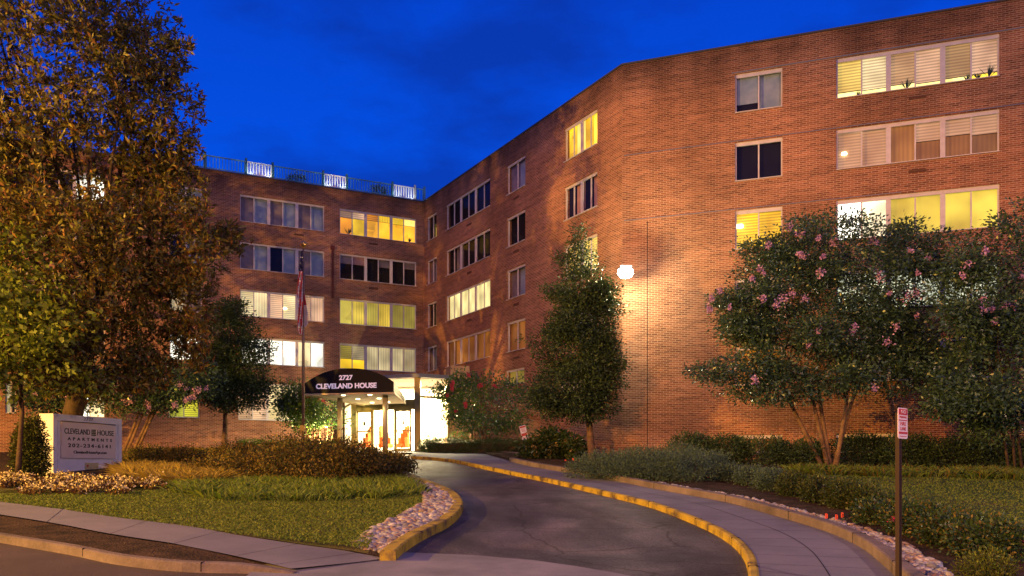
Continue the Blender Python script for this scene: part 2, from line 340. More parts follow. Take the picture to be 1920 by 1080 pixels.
def ribbon(name, line, wid, z0, z1, m, side=1, bev=.03):
    """kerb: a closed bar along the line, `wid` to one side, from g+z0 to g+z1"""
    P = line; mb = MB(); secs = []
    for i, p in enumerate(P):
        t = (P[min(i+1, len(P)-1)] - P[max(i-1, 0)]); t.z = 0; t.normalize(); nrm = Vector((t.y, -t.x, 0))*side
        q = p + nrm*wid
        zf = lambda y, z: g(y)+z
        h1 = z1(i/(len(P)-1)) if callable(z1) else z1
        secs.append([Vector((p.x, p.y, zf(p.y, z0))), Vector((p.x, p.y, zf(p.y, h1-bev*.4))), Vector((p.x+nrm.x*bev, p.y+nrm.y*bev, zf(p.y, h1))),
                     Vector((q.x-nrm.x*bev, q.y-nrm.y*bev, zf(q.y, h1))), Vector((q.x, q.y, zf(q.y, h1-bev*.6))), Vector((q.x, q.y, zf(q.y, z0)))])
    for a, b in zip(secs, secs[1:]):
        for k in range(5):
            mb.quad([a[k], a[k+1], b[k+1], b[k]] if side < 0 else [a[k], b[k], b[k+1], a[k+1]])
    for s_ in (secs[0], secs[-1]): mb.quad(s_)
    return mb.build(name, m)
# base ground reaching the horizon
struct(polymesh('ground', [(-400, -60), (400, -60), (400, 600), (-400, 600)], -.10, M['soil'], 1.2))
# kerb lines (traced on the photograph, laid on the terrain)
KL = smooth(xy([(742, 1037), (766, 1016), (800, 996), (840, 977), (862, 958), (868, 942), (855, 925), (830, 912), (800, 901), (772, 891), (756, 882), (746, 872), (742, 862), (736, 857)], .13))
KR = smooth(xy([(1424, 1130), (1424, 1085), (1420, 1056), (1410, 1033), (1386, 1009), (1344, 985), (1285, 961), (1226, 941), (1137, 920), (1042, 899), (970, 885), (900, 871), (855, 862), (815, 857.5), (775, 855.5)], .13))
KR[-1].y = min(KR[-1].y, 43)
RT = smooth(xy([(1760, 1150), (1683, 1084), (1650, 1054), (1612, 1025), (1549, 996), (1454, 967), (1360, 941), (1226, 916), (1131, 897), (1033, 881), (989, 873), (955, 865)], .13))
SU = smooth(xy([(-420, 895), (-200, 916), (0, 940), (118, 954), (225, 970), (326, 982), (440, 999), (558, 1013), (647, 1022), (724, 1035)], .13))
SLo = smooth(xy([(-420, 907), (-200, 934), (0, 964), (112, 982), (207, 1000), (326, 1018), (420, 1033), (500, 1047), (545, 1056)], .13))
KS = smooth(xy([(-420, 925), (-200, 962), (0, 997), (148, 1021), (237, 1038), (355, 1050), (480, 1053), (560, 1057)], .13))
struct(polymesh('street', [(-60, -30), (60, -30), (60, 10.2), (0, 12.2), (-3.4, 14.0), (-6, 15.6), (-12, 20), (-60, 44)], -.012, M['street']))
# drive sheet (under kerbs)
dr = [(p.x, p.y) for p in KL] + [(p.x, p.y) for p in reversed(KR)]
far = [(-6.6, 44), (-6.2, 46.5)]
dr = [(p.x, p.y) for p in KL] + [(-6.9, 44.5), (-4.4, 44.5)] + [(p.x, p.y) for p in reversed(KR)]
struct(polymesh('drive', dr, .004, M['asphalt']))
# concrete apron between street and drive
AP = xy([(545, 1056), (640, 1045), (722, 1034), (880, 1040), (1000, 1050), (1080, 1061), (1150, 1073), (1240, 1090), (1424, 1130)], .02)
apl = [(p.x, p.y) for p in AP] + [(5.5, 8.5), (4, 5.0), (-1.5, 6.5), (-3.4, 10.2), (-3.65, 12.3)]
struct(polymesh('driveway_apron', apl, .018, M['concrete']))
# left pavement: slopes down to the apron
def swoff(x, y):
    t = max(0, min(1, (x+5.5)/3.2)); return .125 - .09*t
lsw = [(p.x, p.y) for p in SU] + [(p.x, p.y) for p in reversed(SLo)]
struct(polymesh('left_pavement', lsw, swoff, M['walk']))
stp = [(p.x, p.y) for p in SLo] + [(p.x, p.y) for p in reversed(KS)]
struct(polymesh('verge', stp, lambda x, y: .105-.09*max(0, min(1, (x+5.0)/2)), M['soil']))
struct(ribbon('street_kerb', KS, .16, -.05, lambda t: .13 - max(0, t-.8)*.5, M['kerbc'], side=1))
# expansion joints across pavements
def joints(name, A, B, n, off, m=M['dark']):
    mb = MB()
    for i in range(n):
        t = (i+.5)/n
        a = A[int(t*(len(A)-1))]; b = B[int(t*(len(B)-1))]
        d = (b-a); d.z = 0; L = d.length; d.normalize(); s = Vector((-d.y, d.x, 0))*.005
        k = max(2, int(L/.5))
        for j in range(k):
            p = a.lerp(b, (j+.01)/k); q = a.lerp(b, (j+1)/k)
            zs = lambda v: Vector((v.x, v.y, g(v.y)+(off(v.x, v.y) if callable(off) else off)+.004))
            mb.quad([zs(p+s), zs(q+s), zs(q-s), zs(p-s)])
    return mb.build(name, m)
struct(joints('pavement_joints', SU, SLo, 7, swoff))
# right pavement
rsw = [(p.x, p.y) for p in KR] + [(-5.2, 44.2), (-3.6, 46.6), (-1.2, 46.6), (-.3, 41.0)] + [(p.x, p.y) for p in reversed(RT)]
struct(polymesh('right_pavement', rsw, .125, M['walk']))
struct(joints('pavement_joints', KR[2:-8], RT, 17, .125))
mid = [a.lerp(RT[int(i/(len(KR)-9)*(len(RT)-1))], .52) for i, a in enumerate(KR[:-8])]
mb = MB()
for a, b in zip(mid, mid[1:]):
    d = (b-a).normalized(); s = Vector((-d.y, d.x, 0))*.006
    f_ = lambda v: Vector((v.x, v.y, g(v.y)+.129)); mb.quad([f_(a+s), f_(b+s), f_(b-s), f_(a-s)])
struct(mb.build('pavement_joints', M['dark']))
struct(ribbon('yellow_kerb', KR, .13, -.05, .14, M['yellow'], side=-1))
struct(ribbon('yellow_kerb', KL, .24, -.05, .17, M['yellow'], side=-1))
struct(ribbon('retaining_kerb', RT, .20, -.05, .29, M['kerbc'], side=1))
def kjoints(line, side, wid, top, step):
    mb = MB(); acc = 0
    for a, b in zip(line, line[1:]):
        acc += (b-a).length
        if acc > step:
            acc = 0; t = (b-a); t.z = 0; t.normalize(); n_ = Vector((t.y, -t.x, 0))*side
            if a.y > 38 or a.y < 8: continue
            c = Vector((a.x, a.y, g(a.y)+top/2)) + n_*wid/2
            mb.box(c, .007, wid/2+.003, top/2+.003, (t, n_, Z))
    return struct(mb.build('kerb_joints', M['dark']))
kjoints(KR, -1, .13, .14, 2.6); kjoints(KL, -1, .24, .17, 2.2); kjoints(RT, 1, .20, .29, 2.8); kjoints(KS, 1, .16, .125, 2.4)
# entrance forecourt floor
struct(polymesh('forecourt', [(-10.4, 41.5), (-6.75, 41.2), (-6.8, 44.6), (-5.2, 44.2), (-3.6, 46.6), (-3.3, 50), (-11, 50.5)], .10, M['concrete']))
def isoff(base):
    def f(x, y):
        d = min((Vector((x-p.x, y-p.y))).length for p in SU); k = max(0, min(1, 1-d/1.4)); return base - max(0, base-swoff(x, y)-.012)*k
    return f
# island: lawn sheet and bed
isl = [(p.x, p.y) for p in SU[:-1]] + [(p.x-.05, p.y) for p in KL] + [(-10.4, 41), (-12, 55), (-40, 42), (-60, 40), (-60, 30)]
struct(polymesh('island_bed', isl, isoff(.10), M['soil'], 1.0))
lawnL = xy([(-420, 896), (-200, 917), (0, 940.5), (118, 954.5), (225, 970.5), (326, 982.5), (440, 999.5), (558, 1013.3), (647, 1022.3), (690, 1028), (700, 1010), (705, 988), (755, 962), (792, 945), (796, 930), (760, 915), (600, 916), (330, 918), (150, 925), (0, 926), (-200, 905), (-420, 888)], .13)
struct(polymesh('lawn', [(p.x, p.y) for p in lawnL], isoff(.125), M['grass'], .7))
# right bed and lawn
bedR = [(p.x+.1, p.y) for p in RT] + [(-1.5, 42), (-1.5, 49), (4.5, 37), (30, 27), (40, 10), (12, 2)]
struct(polymesh('right_bed', bedR, .20, M['soil'], 1.0))
lawnR = xy([(1480, 893), (1560, 900), (1640, 925), (1720, 950), (1840, 985), (1920, 1040), (2100, 1120), (2500, 1060), (2400, 905), (1920, 896), (1700, 893)], .2)
struct(polymesh('lawn', [(p.x, p.y) for p in lawnR], .225, M['grassR'], 1.0))

# ------------------------------------------------------------------ building
Z = Vector((0, 0, 1)); AB = Vector((-5.81, 56, 0)); BC = Vector((4.77, 36.9, 0))
class Wall:
    def __init__(s, O, e, L): s.O = Vector(O); s.e = Vector(e).normalized(); s.n = Vector((s.e.y, -s.e.x, 0)); s.L = L
    def s_of(s, u):
        r = (u-960)/F; return (r*s.O.y - s.O.x)/(s.e.x - r*s.e.y)
    def z_of(s, u, v):
        y = s.O.y + s.e.y*s.s_of(u); return 1.6+(875-v)/F*y
    def p(s, a, z, off=0): q = s.O + s.e*a + s.n*off; return Vector((q.x, q.y, z))
eA = Vector((1.95, 1, 0)).normalized()
WA = Wall(AB - eA*44, eA, 44); WB = Wall(AB, BC-AB, (BC-AB).length); WC = Wall(BC, (13.89, -5.2, 0), 26)
ZR = 18.95
TOP = [17.8, 14.98, 12.17, 9.35, 6.55]; HT = 1.62; DEPTH = .30
bld = empty('apartment_building', (0, 40, 0))
tag(bld, 'five storey brown brick apartment building with lit windows and a bent facade', 'building')
frames = []
Y1 = (1, .62, .02); Y2 = (1, .72, .16); CR = (1, .82, .42); WH = (1, .97, .80); OR = (1, .36, .02); OL = (.62, .50, .08); PK = (1, .62, .36); BR = (.40, .13, .015)
def c_(k, col, s, sd=0): return lit(k, col, s, sd)
def win(wall, u0, u1, units, row=None, top=None, bot=None, cont=None, transom=False):
    """cont: per pane (2 per unit) list of ('material') or (upper material, lower material, split)"""
    s0, s1 = wall.s_of(u0), wall.s_of(u1)
    zt = TOP[row] if top is None else top; zb = zt-HT if bot is None else bot
    return dict(wall=wall, s0=s0, s1=s1, zt=zt, zb=zb, units=units, cont=cont, tr=transom)
D, CU, BL, PC = M['dark'], M['curt'], M['blindrefl'], M['pinkc']
wins = []
def add(*a, **k): wins.append(win(*a, **k))
# wing A, left triple column
add(WA, 450, 608.5, 3, 0, cont=[CU, BL, CU, BL, CU, BL])
add(WA, 450, 608.5, 3, 1, cont=[CU, BL, D, BL, CU, BL])
add(WA, 450, 608.5, 3, 2, cont=[c_('blind', CR, .75, 1), c_('curtain', CR, .85, 2), c_('blind', PK, .8, 3), c_('blind', CR, .9, 4), c_('blind', PK, .55, 5), c_('curtain', PK, .75, 6)])
add(WA, 450, 608.5, 3, 3, cont=[c_('room', WH, 1.0, 1), c_('room', WH, 1.3, 2), c_('room', WH, 1.9, 3), c_('room', WH, 1.8, 4), c_('room', CR, 1.2, 5), c_('room', WH, 1.2, 6)])
add(WA, 447, 608.5, 3, top=6.6, bot=4.38, transom=True, cont=[c_('blind', PK, .4, 7), c_('blind', PK, .8, 8), c_('blind', CR, .75, 9), c_('blind', CR, .8, 10), CU, CU])
# right triple column
add(WA, 637, 781, 3, 0, cont=[(c_('blind', PK, .25, 3), c_('room', OR, .9, 11), .3), (c_('blind', PK, .6, 3), c_('room', Y1, 1.1, 12), .3), (c_('blind', OR, .5, 3), c_('room', (1, .45, .02), 1.0, 13), .28), (c_('curtain', Y1, .9, 3), c_('room', (1, .5, .02), 1.15, 14), .28), (c_('room', Y1, .9, 3), c_('room', (1, .48, .02), 1.0, 15), .3), (c_('room', Y2, 1.4, 3), c_('room', (1, .5, .03), 1.2, 16), .3)])
add(WA, 637, 781, 3, 1, cont=[(CU, D, .35), (PC, D, .35), D, (CU, D, .35), D, (CU, D, .3)])
add(WA, 637, 781, 3, 2, cont=[c_('room', OL, .9, 17), c_('curtain', (.8, .6, .08), .85, 18), c_('curtain', OL, .7, 19), c_('curtain', (.8, .55, .06), .8, 20), c_('curtain', OL, .35, 21), c_('curtain', OL, .5, 22)])
add(WA, 637, 781, 3, 3, cont=[(c_('blind', OL, .35, 1), c_('room', Y1, 1.1, 23), .58), (c_('blind', CR, .35, 1), c_('room', Y1, 1.3, 24), .6), c_('curtain', CR, .45, 25), c_('curtain', CR, .6, 26), c_('curtain', CR, .55, 27), c_('curtain', CR, .38, 28)])
# columns mostly behind the big tree
add(WA, 318, 379, 1, 0, cont=[BL, BL]); add(WA, 318, 379, 1, 1, cont=[D, BL]); add(WA, 318, 379, 1, 2, cont=[c_('curtain', CR, .4, 1), CU])
add(WA, 318, 379, 1, 3, cont=[c_('room', WH, 2.2, 30), c_('room', WH, 1.8, 31)])
add(WA, 316, 374, 1, top=6.3, bot=4.42, cont=[c_('blind', (.55, .55, .05), .9, 32), c_('blind', (.65, .6, .04), 1.0, 33)])
add(WA, 20, 197, 3, 0, cont=[D, CU, D, D, c_('room', WH, 1.7, 3), c_('room', WH, 2.4, 4)])
for r_, cc in ((1, D), (2, CU), (3, D)): add(WA, 20, 197, 3, r_, cont=[cc]*6)
add(WA, 10, 30, 1, top=6.3, bot=4.42, cont=[c_('curtain', CR, .5, 3), CU])
add(WA, 140, 197, 1, top=6.35, bot=4.3, cont=[c_('room', WH, 2.3, 5), c_('room', CR, 1.4, 6)])
# wing B
add(WB, 800.5, 818.5, 1, 0, cont=[D, (D, c_('room', OL, .45, 2), .5)]); add(WB, 800.5, 818.5, 1, 1, cont=[CU, BL]); add(WB, 800.5, 818.5, 1, 2, cont=[D, CU]); add(WB, 800.5, 818.5, 1, 3, cont=[CU, BL])
add(WB, 836, 919, 3, 0, cont=[D]*6); add(WB, 836, 919, 3, 1, cont=[D, CU, D, D, D, D])
add(WB, 836, 919, 3, 2, cont=[c_('curtain', (1, .86, .36), 1.1, i) for i in range(6)])
add(WB, 836, 919, 3, 3, cont=[c_('curtain', BR, .25, 1), c_('curtain', BR, .8, 2), c_('curtain', BR, .6, 3), c_('curtain', BR, .35, 4), c_('room', BR, .4, 5), c_('room', BR, .7, 6)])
add(WB, 950, 985, 1, 0, cont=[CU, BL]); add(WB, 950, 985, 1, 1, cont=[D, D]); add(WB, 950, 985, 1, 2, cont=[CU, BL]); add(WB, 950, 985, 1, 3, cont=[c_('curtain', BR, .35, 7), c_('curtain', BR, .6, 8)])
add(WB, 948, 983, 1, top=6.78, bot=5.95, cont=[c_('curtain', OL, .3, 9), c_('curtain', OL, .25, 10)])
add(WB, 1058, 1120, 2, 0, cont=[c_('room', (1, .62, .01), 1.05, 40), c_('curtain', Y2, 1.4, 41), c_('room', (1, .55, .01), 1.05, 42), c_('room', (1, .72, .05), 1.4, 43)])
add(WB, 1058, 1120, 2, 1, cont=[D, PC, D, PC])
add(WB, 1058, 1120, 2, 2, cont=[c_('blind', Y2, .7, 1), c_('blind', Y2, .8, 2), c_('blind', Y2, 1.0, 3), c_('blind', Y2, 1.3, 4)])
add(WB, 1058, 1120, 2, 3, cont=[D, D, CU, D]); add(WB, 1050, 1092, 1, top=6.2, bot=4.3, cont=[CU, c_('curtain', PK, .3, 3)])
# wing C
add(WC, 1378, 1467, 1, 0, cont=[(BL, D, .75), BL]); add(WC, 1378, 1467, 1, 1, cont=[D, D])
add(WC, 1378, 1467, 1, 2, cont=[c_('blind', Y1, 1.15, 51), c_('blind', Y1, 1.1, 52)]); add(WC, 1378, 1467, 1, 3, cont=[CU, D])
add(WC, 1378, 1467, 1, 4, cont=[c_('blind', OR, .35, 53), c_('blind', OR, .5, 54)])
K1 = c_('room', (1, .80, .25), 2.2, 60)
add(WC, 1568, 1874.5, 3, 0, cont=[(c_('blind', Y2, .8, 61), K1, .8), (c_('blind', CR, .85, 62), K1, .82), (c_('blind', (.9, .55, .25), .5, 63), K1, .8), (c_('blind', PK, .55, 64), K1, .84), (c_('blind', (.8, .5, .2), .4, 65), K1, .82), (c_('blind', PK, .65, 66), c_('room', (1, .65, .05), 1.6, 67), .82)])
add(WC, 1568, 1874.5, 3, 1, cont=[c_('blind', PK, .42, 71), c_('blind', PK, .36, 72), c_('curtain', (.6, .25, .06), .45, 73), (c_('blind', PK, .4, 74), c_('curtain', (.5, .2, .05), .35, 74), .5), (c_('blind', PK, .3, 77), c_('curtain', (.5, .2, .05), .3, 75), .45), (c_('blind', PK, .38, 78), c_('curtain', (.45, .2, .06), .3, 76), .5)])
add(WC, 1568, 1874.5, 3, 2, cont=[c_('room', WH, 3.0, 81), c_('room', (1, .93, .6), 1.8, 82)] + [c_('plain', (.80, .62, .07), .85, 83+i) for i in range(4)])
add(WC, 1568, 1874.5, 3, 3, cont=[c_('blind', (.95, 1, .7), 1.2, 91+i) for i in range(6)])
add(WC, 1568, 1874.5, 3, 4, cont=[D, CU, D, D, CU, D])
add(WC, 1378, 1467, 1, top=2.90, bot=2.15, cont=[c_('curtain', BR, .3, 1), c_('curtain', BR, .45, 2)])
add(WC, 1568, 1700, 2, top=2.90, bot=2.15, cont=[D, D, D, CU])

def wallmesh(wall, z0, z1):
    ws = [x for x in wins if x['wall'] is wall]
    S_ = sorted({0, wall.L} | {x['s0'] for x in ws} | {x['s1'] for x in ws}); Zs = sorted({z0, z1} | {x['zt'] for x in ws} | {x['zb'] for x in ws})
    mb = MB()
    for a, b in zip(S_, S_[1:]):
        for c, d in zip(Zs, Zs[1:]):
            m_, n_ = (a+b)/2, (c+d)/2
            if any(x['s0'] < m_ < x['s1'] and x['zb'] < n_ < x['zt'] for x in ws): continue
            mb.quad([wall.p(a, c), wall.p(b, c), wall.p(b, d), wall.p(a, d)], 0, [(a, c), (b, c), (b, d), (a, d)])
    for x in ws:
        a, b, c, d = x['s0'], x['s1'], x['zb'], x['zt']; q = -DEPTH
        mb.quad([wall.p(a, c), wall.p(a, d), wall.p(a, d, q), wall.p(a, c, q)], 0, [(a, c), (a, d), (a+q, d), (a+q, c)])
        mb.quad([wall.p(b, d), wall.p(b, c), wall.p(b, c, q), wall.p(b, d, q)], 0, [(b, d), (b, c), (b-q, c), (b-q, d)])
        mb.quad([wall.p(a, d), wall.p(b, d), wall.p(b, d, q), wall.p(a, d, q)], 0, [(a, d), (b, d), (b, d+q), (a, d+q)])
        mb.quad([wall.p(b, c), wall.p(a, c), wall.p(a, c, q), wall.p(b, c, q)], 0, [(b, c), (a, c), (a, c+q), (b, c+q)])
    mb.build('wall', M['brick'], bld)
for wl in (WA, WB, WC): wallmesh(wl, -.5, ZR)
for x in wins:
    wl, a, b, c, d, U = x['wall'], x['s0'], x['s1'], x['zb'], x['zt'], x['units']
    ax = (wl.e, wl.n, Z); mb = MB()
    def bar(sa, sb, za, zb, off=-.13, th=.035): mb.box(wl.p((sa+sb)/2, (za+zb)/2, off), abs(sb-sa)/2, th, abs(zb-za)/2, ax)
    hd = .11 if wl is not WC else .15
    fw = .06; bar(a, b, c, c+.07); bar(a, b, d-hd, d, off=-.10); bar(a, a+fw, c+.07, d-hd); bar(b-fw, b, c+.07, d-hd)
    uw = (b-a)/U; inner = []
    for i in range(U):
        l = a + uw*i + (fw if i == 0 else .09); r = a + uw*(i+1) - (fw if i == U-1 else .09)
        if i: bar(a+uw*i-.09, a+uw*i+.09, c+.07, d-hd, off=-.11)
        mdl = (l+r)/2; bar(mdl-.028, mdl+.028, c+.07, d-hd, off=-.14, th=.025)
        if x['tr']: bar(l, r, d-.80, d-.74, off=-.135, th=.028)
        inner += [(l, mdl-.02), (mdl+.02, r)]
    fr = mb.build('window', M['frame'], bld)
    pb = MB(); pb.quad([wl.p(a+.02, c+.02, -.15), wl.p(b-.02, c+.02, -.15), wl.p(b-.02, d-.02, -.15), wl.p(a+.02, d-.02, -.15)])
    pb.build('pane', M['glass'], fr)
    sb = MB(); sb.box(wl.p((a+b)/2, c+.018, -.02), (b-a)/2-.004, .085, .014, ax); sb.build('sill', M['frame'], fr)
    ms = []; cb = MB()
    def mi(m):
        if m not in ms: ms.append(m)
        return ms.index(m)
    cont = x['cont']; cont = cont if len(cont) >= len(inner) else (cont*6)[:len(inner)]
    ed = [a] + [(inner[i][1]+inner[i+1][0])/2 for i in range(len(inner)-1)] + [b]
    for i in range(len(inner)):
        l, r = ed[i], ed[i+1]; t_ = cont[i]
        parts = [(t_, c, d)] if not isinstance(t_, tuple) else [(t_[0], d-(d-c)*t_[2], d), (t_[1], c, d-(d-c)*t_[2])]
        for k_, (mm, za, zb) in enumerate(parts):
            o_ = -DEPTH+.004 if not (isinstance(t_, tuple) and k_ == 0) else -.22
            cb.quad([wl.p(l, za, o_), wl.p(r, za, o_), wl.p(r, zb, o_), wl.p(l, zb, o_)], mi(mm), [(l, za), (r, za), (r, zb), (l, zb)])
    cb.build('curtain', ms, fr)
# roof, coping, flashings, joints, downspout
roof = MB()
A0 = WA.p(0, ZR-.5); A1 = WA.p(44, ZR-.5); B1 = WC.p(0, ZR-.5); C1 = WC.p(26, ZR-.5)
roof.quad([A0, A1, B1, C1, C1 + Vector((6, 16, 0)), A0 + Vector((10, 40, 0))]); roof.build('roof', M['coping'], bld)
bk = MB()
for p_, q_ in ((C1, C1+Vector((6, 16, 0))), (A0+Vector((10, 40, 0)), A0), (C1+Vector((6, 16, 0)), A0+Vector((10, 40, 0)))):
    bk.quad([Vector((p_.x, p_.y, -.5)), Vector((q_.x, q_.y, -.5)), Vector((q_.x, q_.y, ZR)), Vector((p_.x, p_.y, ZR))], 0, [(0, 0), (20, 0), (20, 19), (0, 19)])
bk.build('wall', M['brick'], bld)
for wl in (WA, WB, WC):
    mb = MB(); mb.box(wl.p(wl.L/2, ZR+.035, -.12), wl.L/2+.02, .17, .035, (wl.e, wl.n, Z)); mb.build('coping', M['coping'], bld)
for z_, u0, u1 in ((TOP[0]+.06, 1372, 2300), (TOP[1]+.06, 1170, 2300), (TOP[2]+.06, 1170, 1690)):
    mb = MB(); a, b = WC.s_of(u0), min(WC.s_of(u1), 25.9); mb.box(WC.p((a+b)/2, z_, .012), (b-a)/2, .012, .016, (WC.e, WC.n, Z)); mb.build('flashing', M['steel'], bld)
mb = MB(); a = WC.s_of(1214); mb.box(WC.p(a, 6.5, .003), .012, .004, 5.6, (WC.e, WC.n, Z)); mb.build('expansion_joint', M['dark'], bld)
mb = MB(); a = WA.s_of(623)
mb.tube([WA.p(a, 15.2, .08), WA.p(a, 12.1, .08)], .07, 8); mb.box(WA.p(a, 15.25, .08), .11, .09, .12, (WA.e, WA.n, Z)); mb.build('downspout', mat('oxide_pipe', (.10, .02, .015), .6), bld)
for u_ in (1398, 1412):   # small vent stalks on the roof
    mb = MB(); mb.tube([WC.p(WC.s_of(u_), ZR, -.5), WC.p(WC.s_of(u_), ZR+.35, -.5)], .03, 6); mb.build('vent_stalk', M['coping'], bld)
# small brick-like vent grilles on the facades
for wl, u_, rr in [(WA, 560, 0), (WA, 560, 1), (WA, 700, 0), (WA, 700, 1), (WA, 560, 2), (WB, 968, 0), (WB, 968, 1), (WB, 968, 2), (WB, 968, 3), (WB, 880, 0), (WB, 880, 1), (WB, 880, 2), (WC, 1720, 0), (WC, 1720, 1)]:
    mb = MB(); s_ = wl.s_of(u_); z_ = TOP[rr]-HT-.42
    for k in range(3): mb.box(wl.p(s_, z_+k*.045, .010), .30, .010, .014, (wl.e, wl.n, Z))
    mb.build('vent_grille', M['ventm'], bld)
# roof terrace railing with three floodlit panels
rail = empty('roof_railing', WA.p(WA.s_of(560), ZR+.07)); tag(rail, 'roof terrace railing of thin teal balusters with three floodlit white panels', 'railing')
teal = mat('teal_metal', (.10, .28, .34), .5, .4, .2)
def rails(u0, u1, m, h, bw, step, name, rl=None):
    a, b = WA.s_of(u0), WA.s_of(u1); mb = MB(); z0 = ZR+.07; ax = (WA.e, WA.n, Z)
    mb.box(WA.p((a+b)/2, z0+h, -.12), (b-a)/2, .03, .03, ax); mb.box(WA.p((a+b)/2, z0+.10, -.12), (b-a)/2, .02, .02, ax)
    n = max(2, int((b-a)/step))
    for i in range(n): mb.box(WA.p(a+(b-a)*(i+.5)/n, z0+h/2+.04, -.12), bw, .02, h/2-.04, ax)
    for s_ in (a, b): mb.box(WA.p(s_, z0+h/2+.1, -.12), .06, .06, h/2+.1, ax)
    return mb.build(name, m, rail)
uu = [385, 462, 512, 607, 651, 737, 779, 797]
for i, (a, b) in enumerate(zip([250]+uu[:-1], uu)):
    if i in (2, 4, 6):
        rails(a, b, M['white'], .80, .045, .16, 'white_panel')
        c = WA.p((WA.s_of(a)+WA.s_of(b))/2, ZR+.13, .35)
        for q in (-.5, .5):
            l = lamp('railing_floodlight', 'SPOT', c + WA.e*q, 14, (.75, .95, 1), spot_size=R(120), spot_blend=.5, shadow_soft_size=.05)
            aim(l, WA.p((WA.s_of(a)+WA.s_of(b))/2+q, ZR+.7, -.12))
    else: rails(a, b, teal, .80, .014, .17, 'railing_panel')

# ------------------------------------------------------------------ wall lamp on the corner
wlp = empty('wall_lamp', W(1173, 507, 35.3)); tag(wlp, 'very bright white floodlight on an arm at the building corner', 'lamp')
P0 = wlp.location.copy(); mb = MB(); mb.tube([Vector((4.75, 36.9, P0.z+.1)), P0+Vector((0, .2, .12)), P0+Vector((0, 0, .12))], .04, 8)
mb.build('arm', M['black'], wlp); mb = MB(); mb.box(P0+Vector((0, 0, .10)), .24, .20, .07); mb.build('housing', M['steel'], wlp)
mb = MB(); mb.lathe(P0, [(0, -.34), (.22, -.28), (.33, -.12), (.30, .03), (0, .03)], 14)
mb.build('lens', mat('lamp_glow', (1, 1, 1), .5, emit=(1, .98, .80), es=60), wlp)
l = lamp('wall_lamp_light', 'POINT', P0+Vector((-.30, -.55, -.35)), 1000, (1, .88, .48), shadow_soft_size=.15)

# ------------------------------------------------------------------ entrance lobby
lob = empty('entrance_lobby', (-6.5, 47.5, g(47))); tag(lob, 'brightly lit glass entrance lobby with double doors under a flat roof', 'lobby')
Kp, Rp, Lp, Lb, Rb = Vector((-5.09, 46, 0)), Vector((-3.47, 47.08, 0)), Vector((-8.81, 47.6, 0)), Vector((-10.6, 53.3, 0)), Vector((-3.0, 51.0, 0))
zf, zt = g(46.5)+.13, 1.6+5.0
fz = lambda p, z: Vector((p.x, p.y, z))
wallin = mat('lobby_wall', (.85, .78, .66), .7)
mb = MB(); pl = [Lp, Kp, Rp, Rb, AB+Vector((-.3, -.5, 0)), Lb]
mb.quad([fz(p, zf) for p in pl]); mb.build('floor', M['concrete'], lob)
mb = MB(); mb.quad([fz(p, zt-.22) for p in pl][::-1]); mb.build('ceiling', M['white'], lob)
mb = MB(); cen = Vector((-6.5, 49.5, 0)); outp = [p + (p-cen).normalized()*.35 for p in pl]
n = len(pl); mb.quad([fz(p, zt) for p in outp]); mb.quad([fz(p, zt-.2) for p in outp][::-1])
for i in range(n): mb.quad([fz(outp[i], zt-.2), fz(outp[(i+1) % n], zt-.2), fz(outp[(i+1) % n], zt), fz(outp[i], zt)])
mb.build('roof', M['steel'], lob)
mb = MB()   # back walls inside
b0, b1, b2 = Lb+Vector((.4, -1.2, 0)), Vector((-6.6, 51.2, 0)), Rb+Vector((-.25, -.3, 0))
for p_, q_ in ((b0, b1), (b1, b2)): mb.quad([fz(p_, zf), fz(q_, zf), fz(q_, zt-.22), fz(p_, zt-.22)])
mb.build('inner_wall', wallin, lob)
def postm(mb, p, w_, z0=None, z1=None): mb.box(Vector((p.x, p.y, ((z0 or zf)+(z1 or zt-.2))/2)), w_, w_, ((z1 or zt-.2)-(z0 or zf))/2)
def hbar(mb, p, q, z, h, t=.05):
    d = (q-p); L = d.length; d.normalize(); mb.box(fz((p+q)/2, z), L/2, t, h, (d, Vector((-d.y, d.x, 0)), Z))
mb = MB(); postm(mb, Kp, .16); postm(mb, Rp, .08); postm(mb, Lp, .14); mb.build('post', M['bronze'], lob)
zd = zf+2.25
for a_ in ((Kp, Rp, 1.6+3.78, .06), (Lp, Kp, 1.6+3.45, .20, .07), (Lp, Kp, zd+.14, .14, .07), (Kp, Rp, zf+.06, .06), (Lp, Lb, zd+.5, .05)): mb = MB(); hbar(mb, *a_); mb.build('transom', M['bronze'], lob)
mb = MB()
for p_, q_ in ((Lp, Kp), (Kp, Rp), (Lp, Lb)): mb.quad([fz(p_, zf+.02), fz(q_, zf+.02), fz(q_, zt-.22), fz(p_, zt-.22)])
mb.build('lobby_glass', M['cglass'], lob)
e_ = (Kp-Lp); Ld = e_.length; e_.normalize(); nn = Vector((e_.y, -e_.x, 0))
def fp(s, z, o=0): q = Lp+e_*s+nn*o; return Vector((q.x, q.y, z))
for s0, s1 in ((.22, 1.22), (Ld-1.35, Ld-.35)):
    mb = MB(); ax = (e_, nn, Z)
    for a, b, c, d in ((s0, s0+.08, zf, zd), (s1-.08, s1, zf, zd), (s0, s1, zf+.01, zf+.14), (s0, s1, zd-.1, zd), (s0, s1, zf+1.06, zf+1.13)):
        mb.box(fp((a+b)/2, (c+d)/2, .06), (b-a)/2, .03, (d-c)/2, ax)
    dr_ = mb.build('door', M['bronze'], lob)
    mb = MB(); mb.tube([fp(s1-.15, zf+.95, .14), fp(s1-.15, zf+1.25, .14)], .015, 6); mb.build('handle', M['steel'], dr_)
    mb = MB(); mb.box(fp((s0+s1)/2, zf+1.52, .07), .07, .004, .11, ax); mb.build('notice', M['dletter'], dr_)
mb = MB()
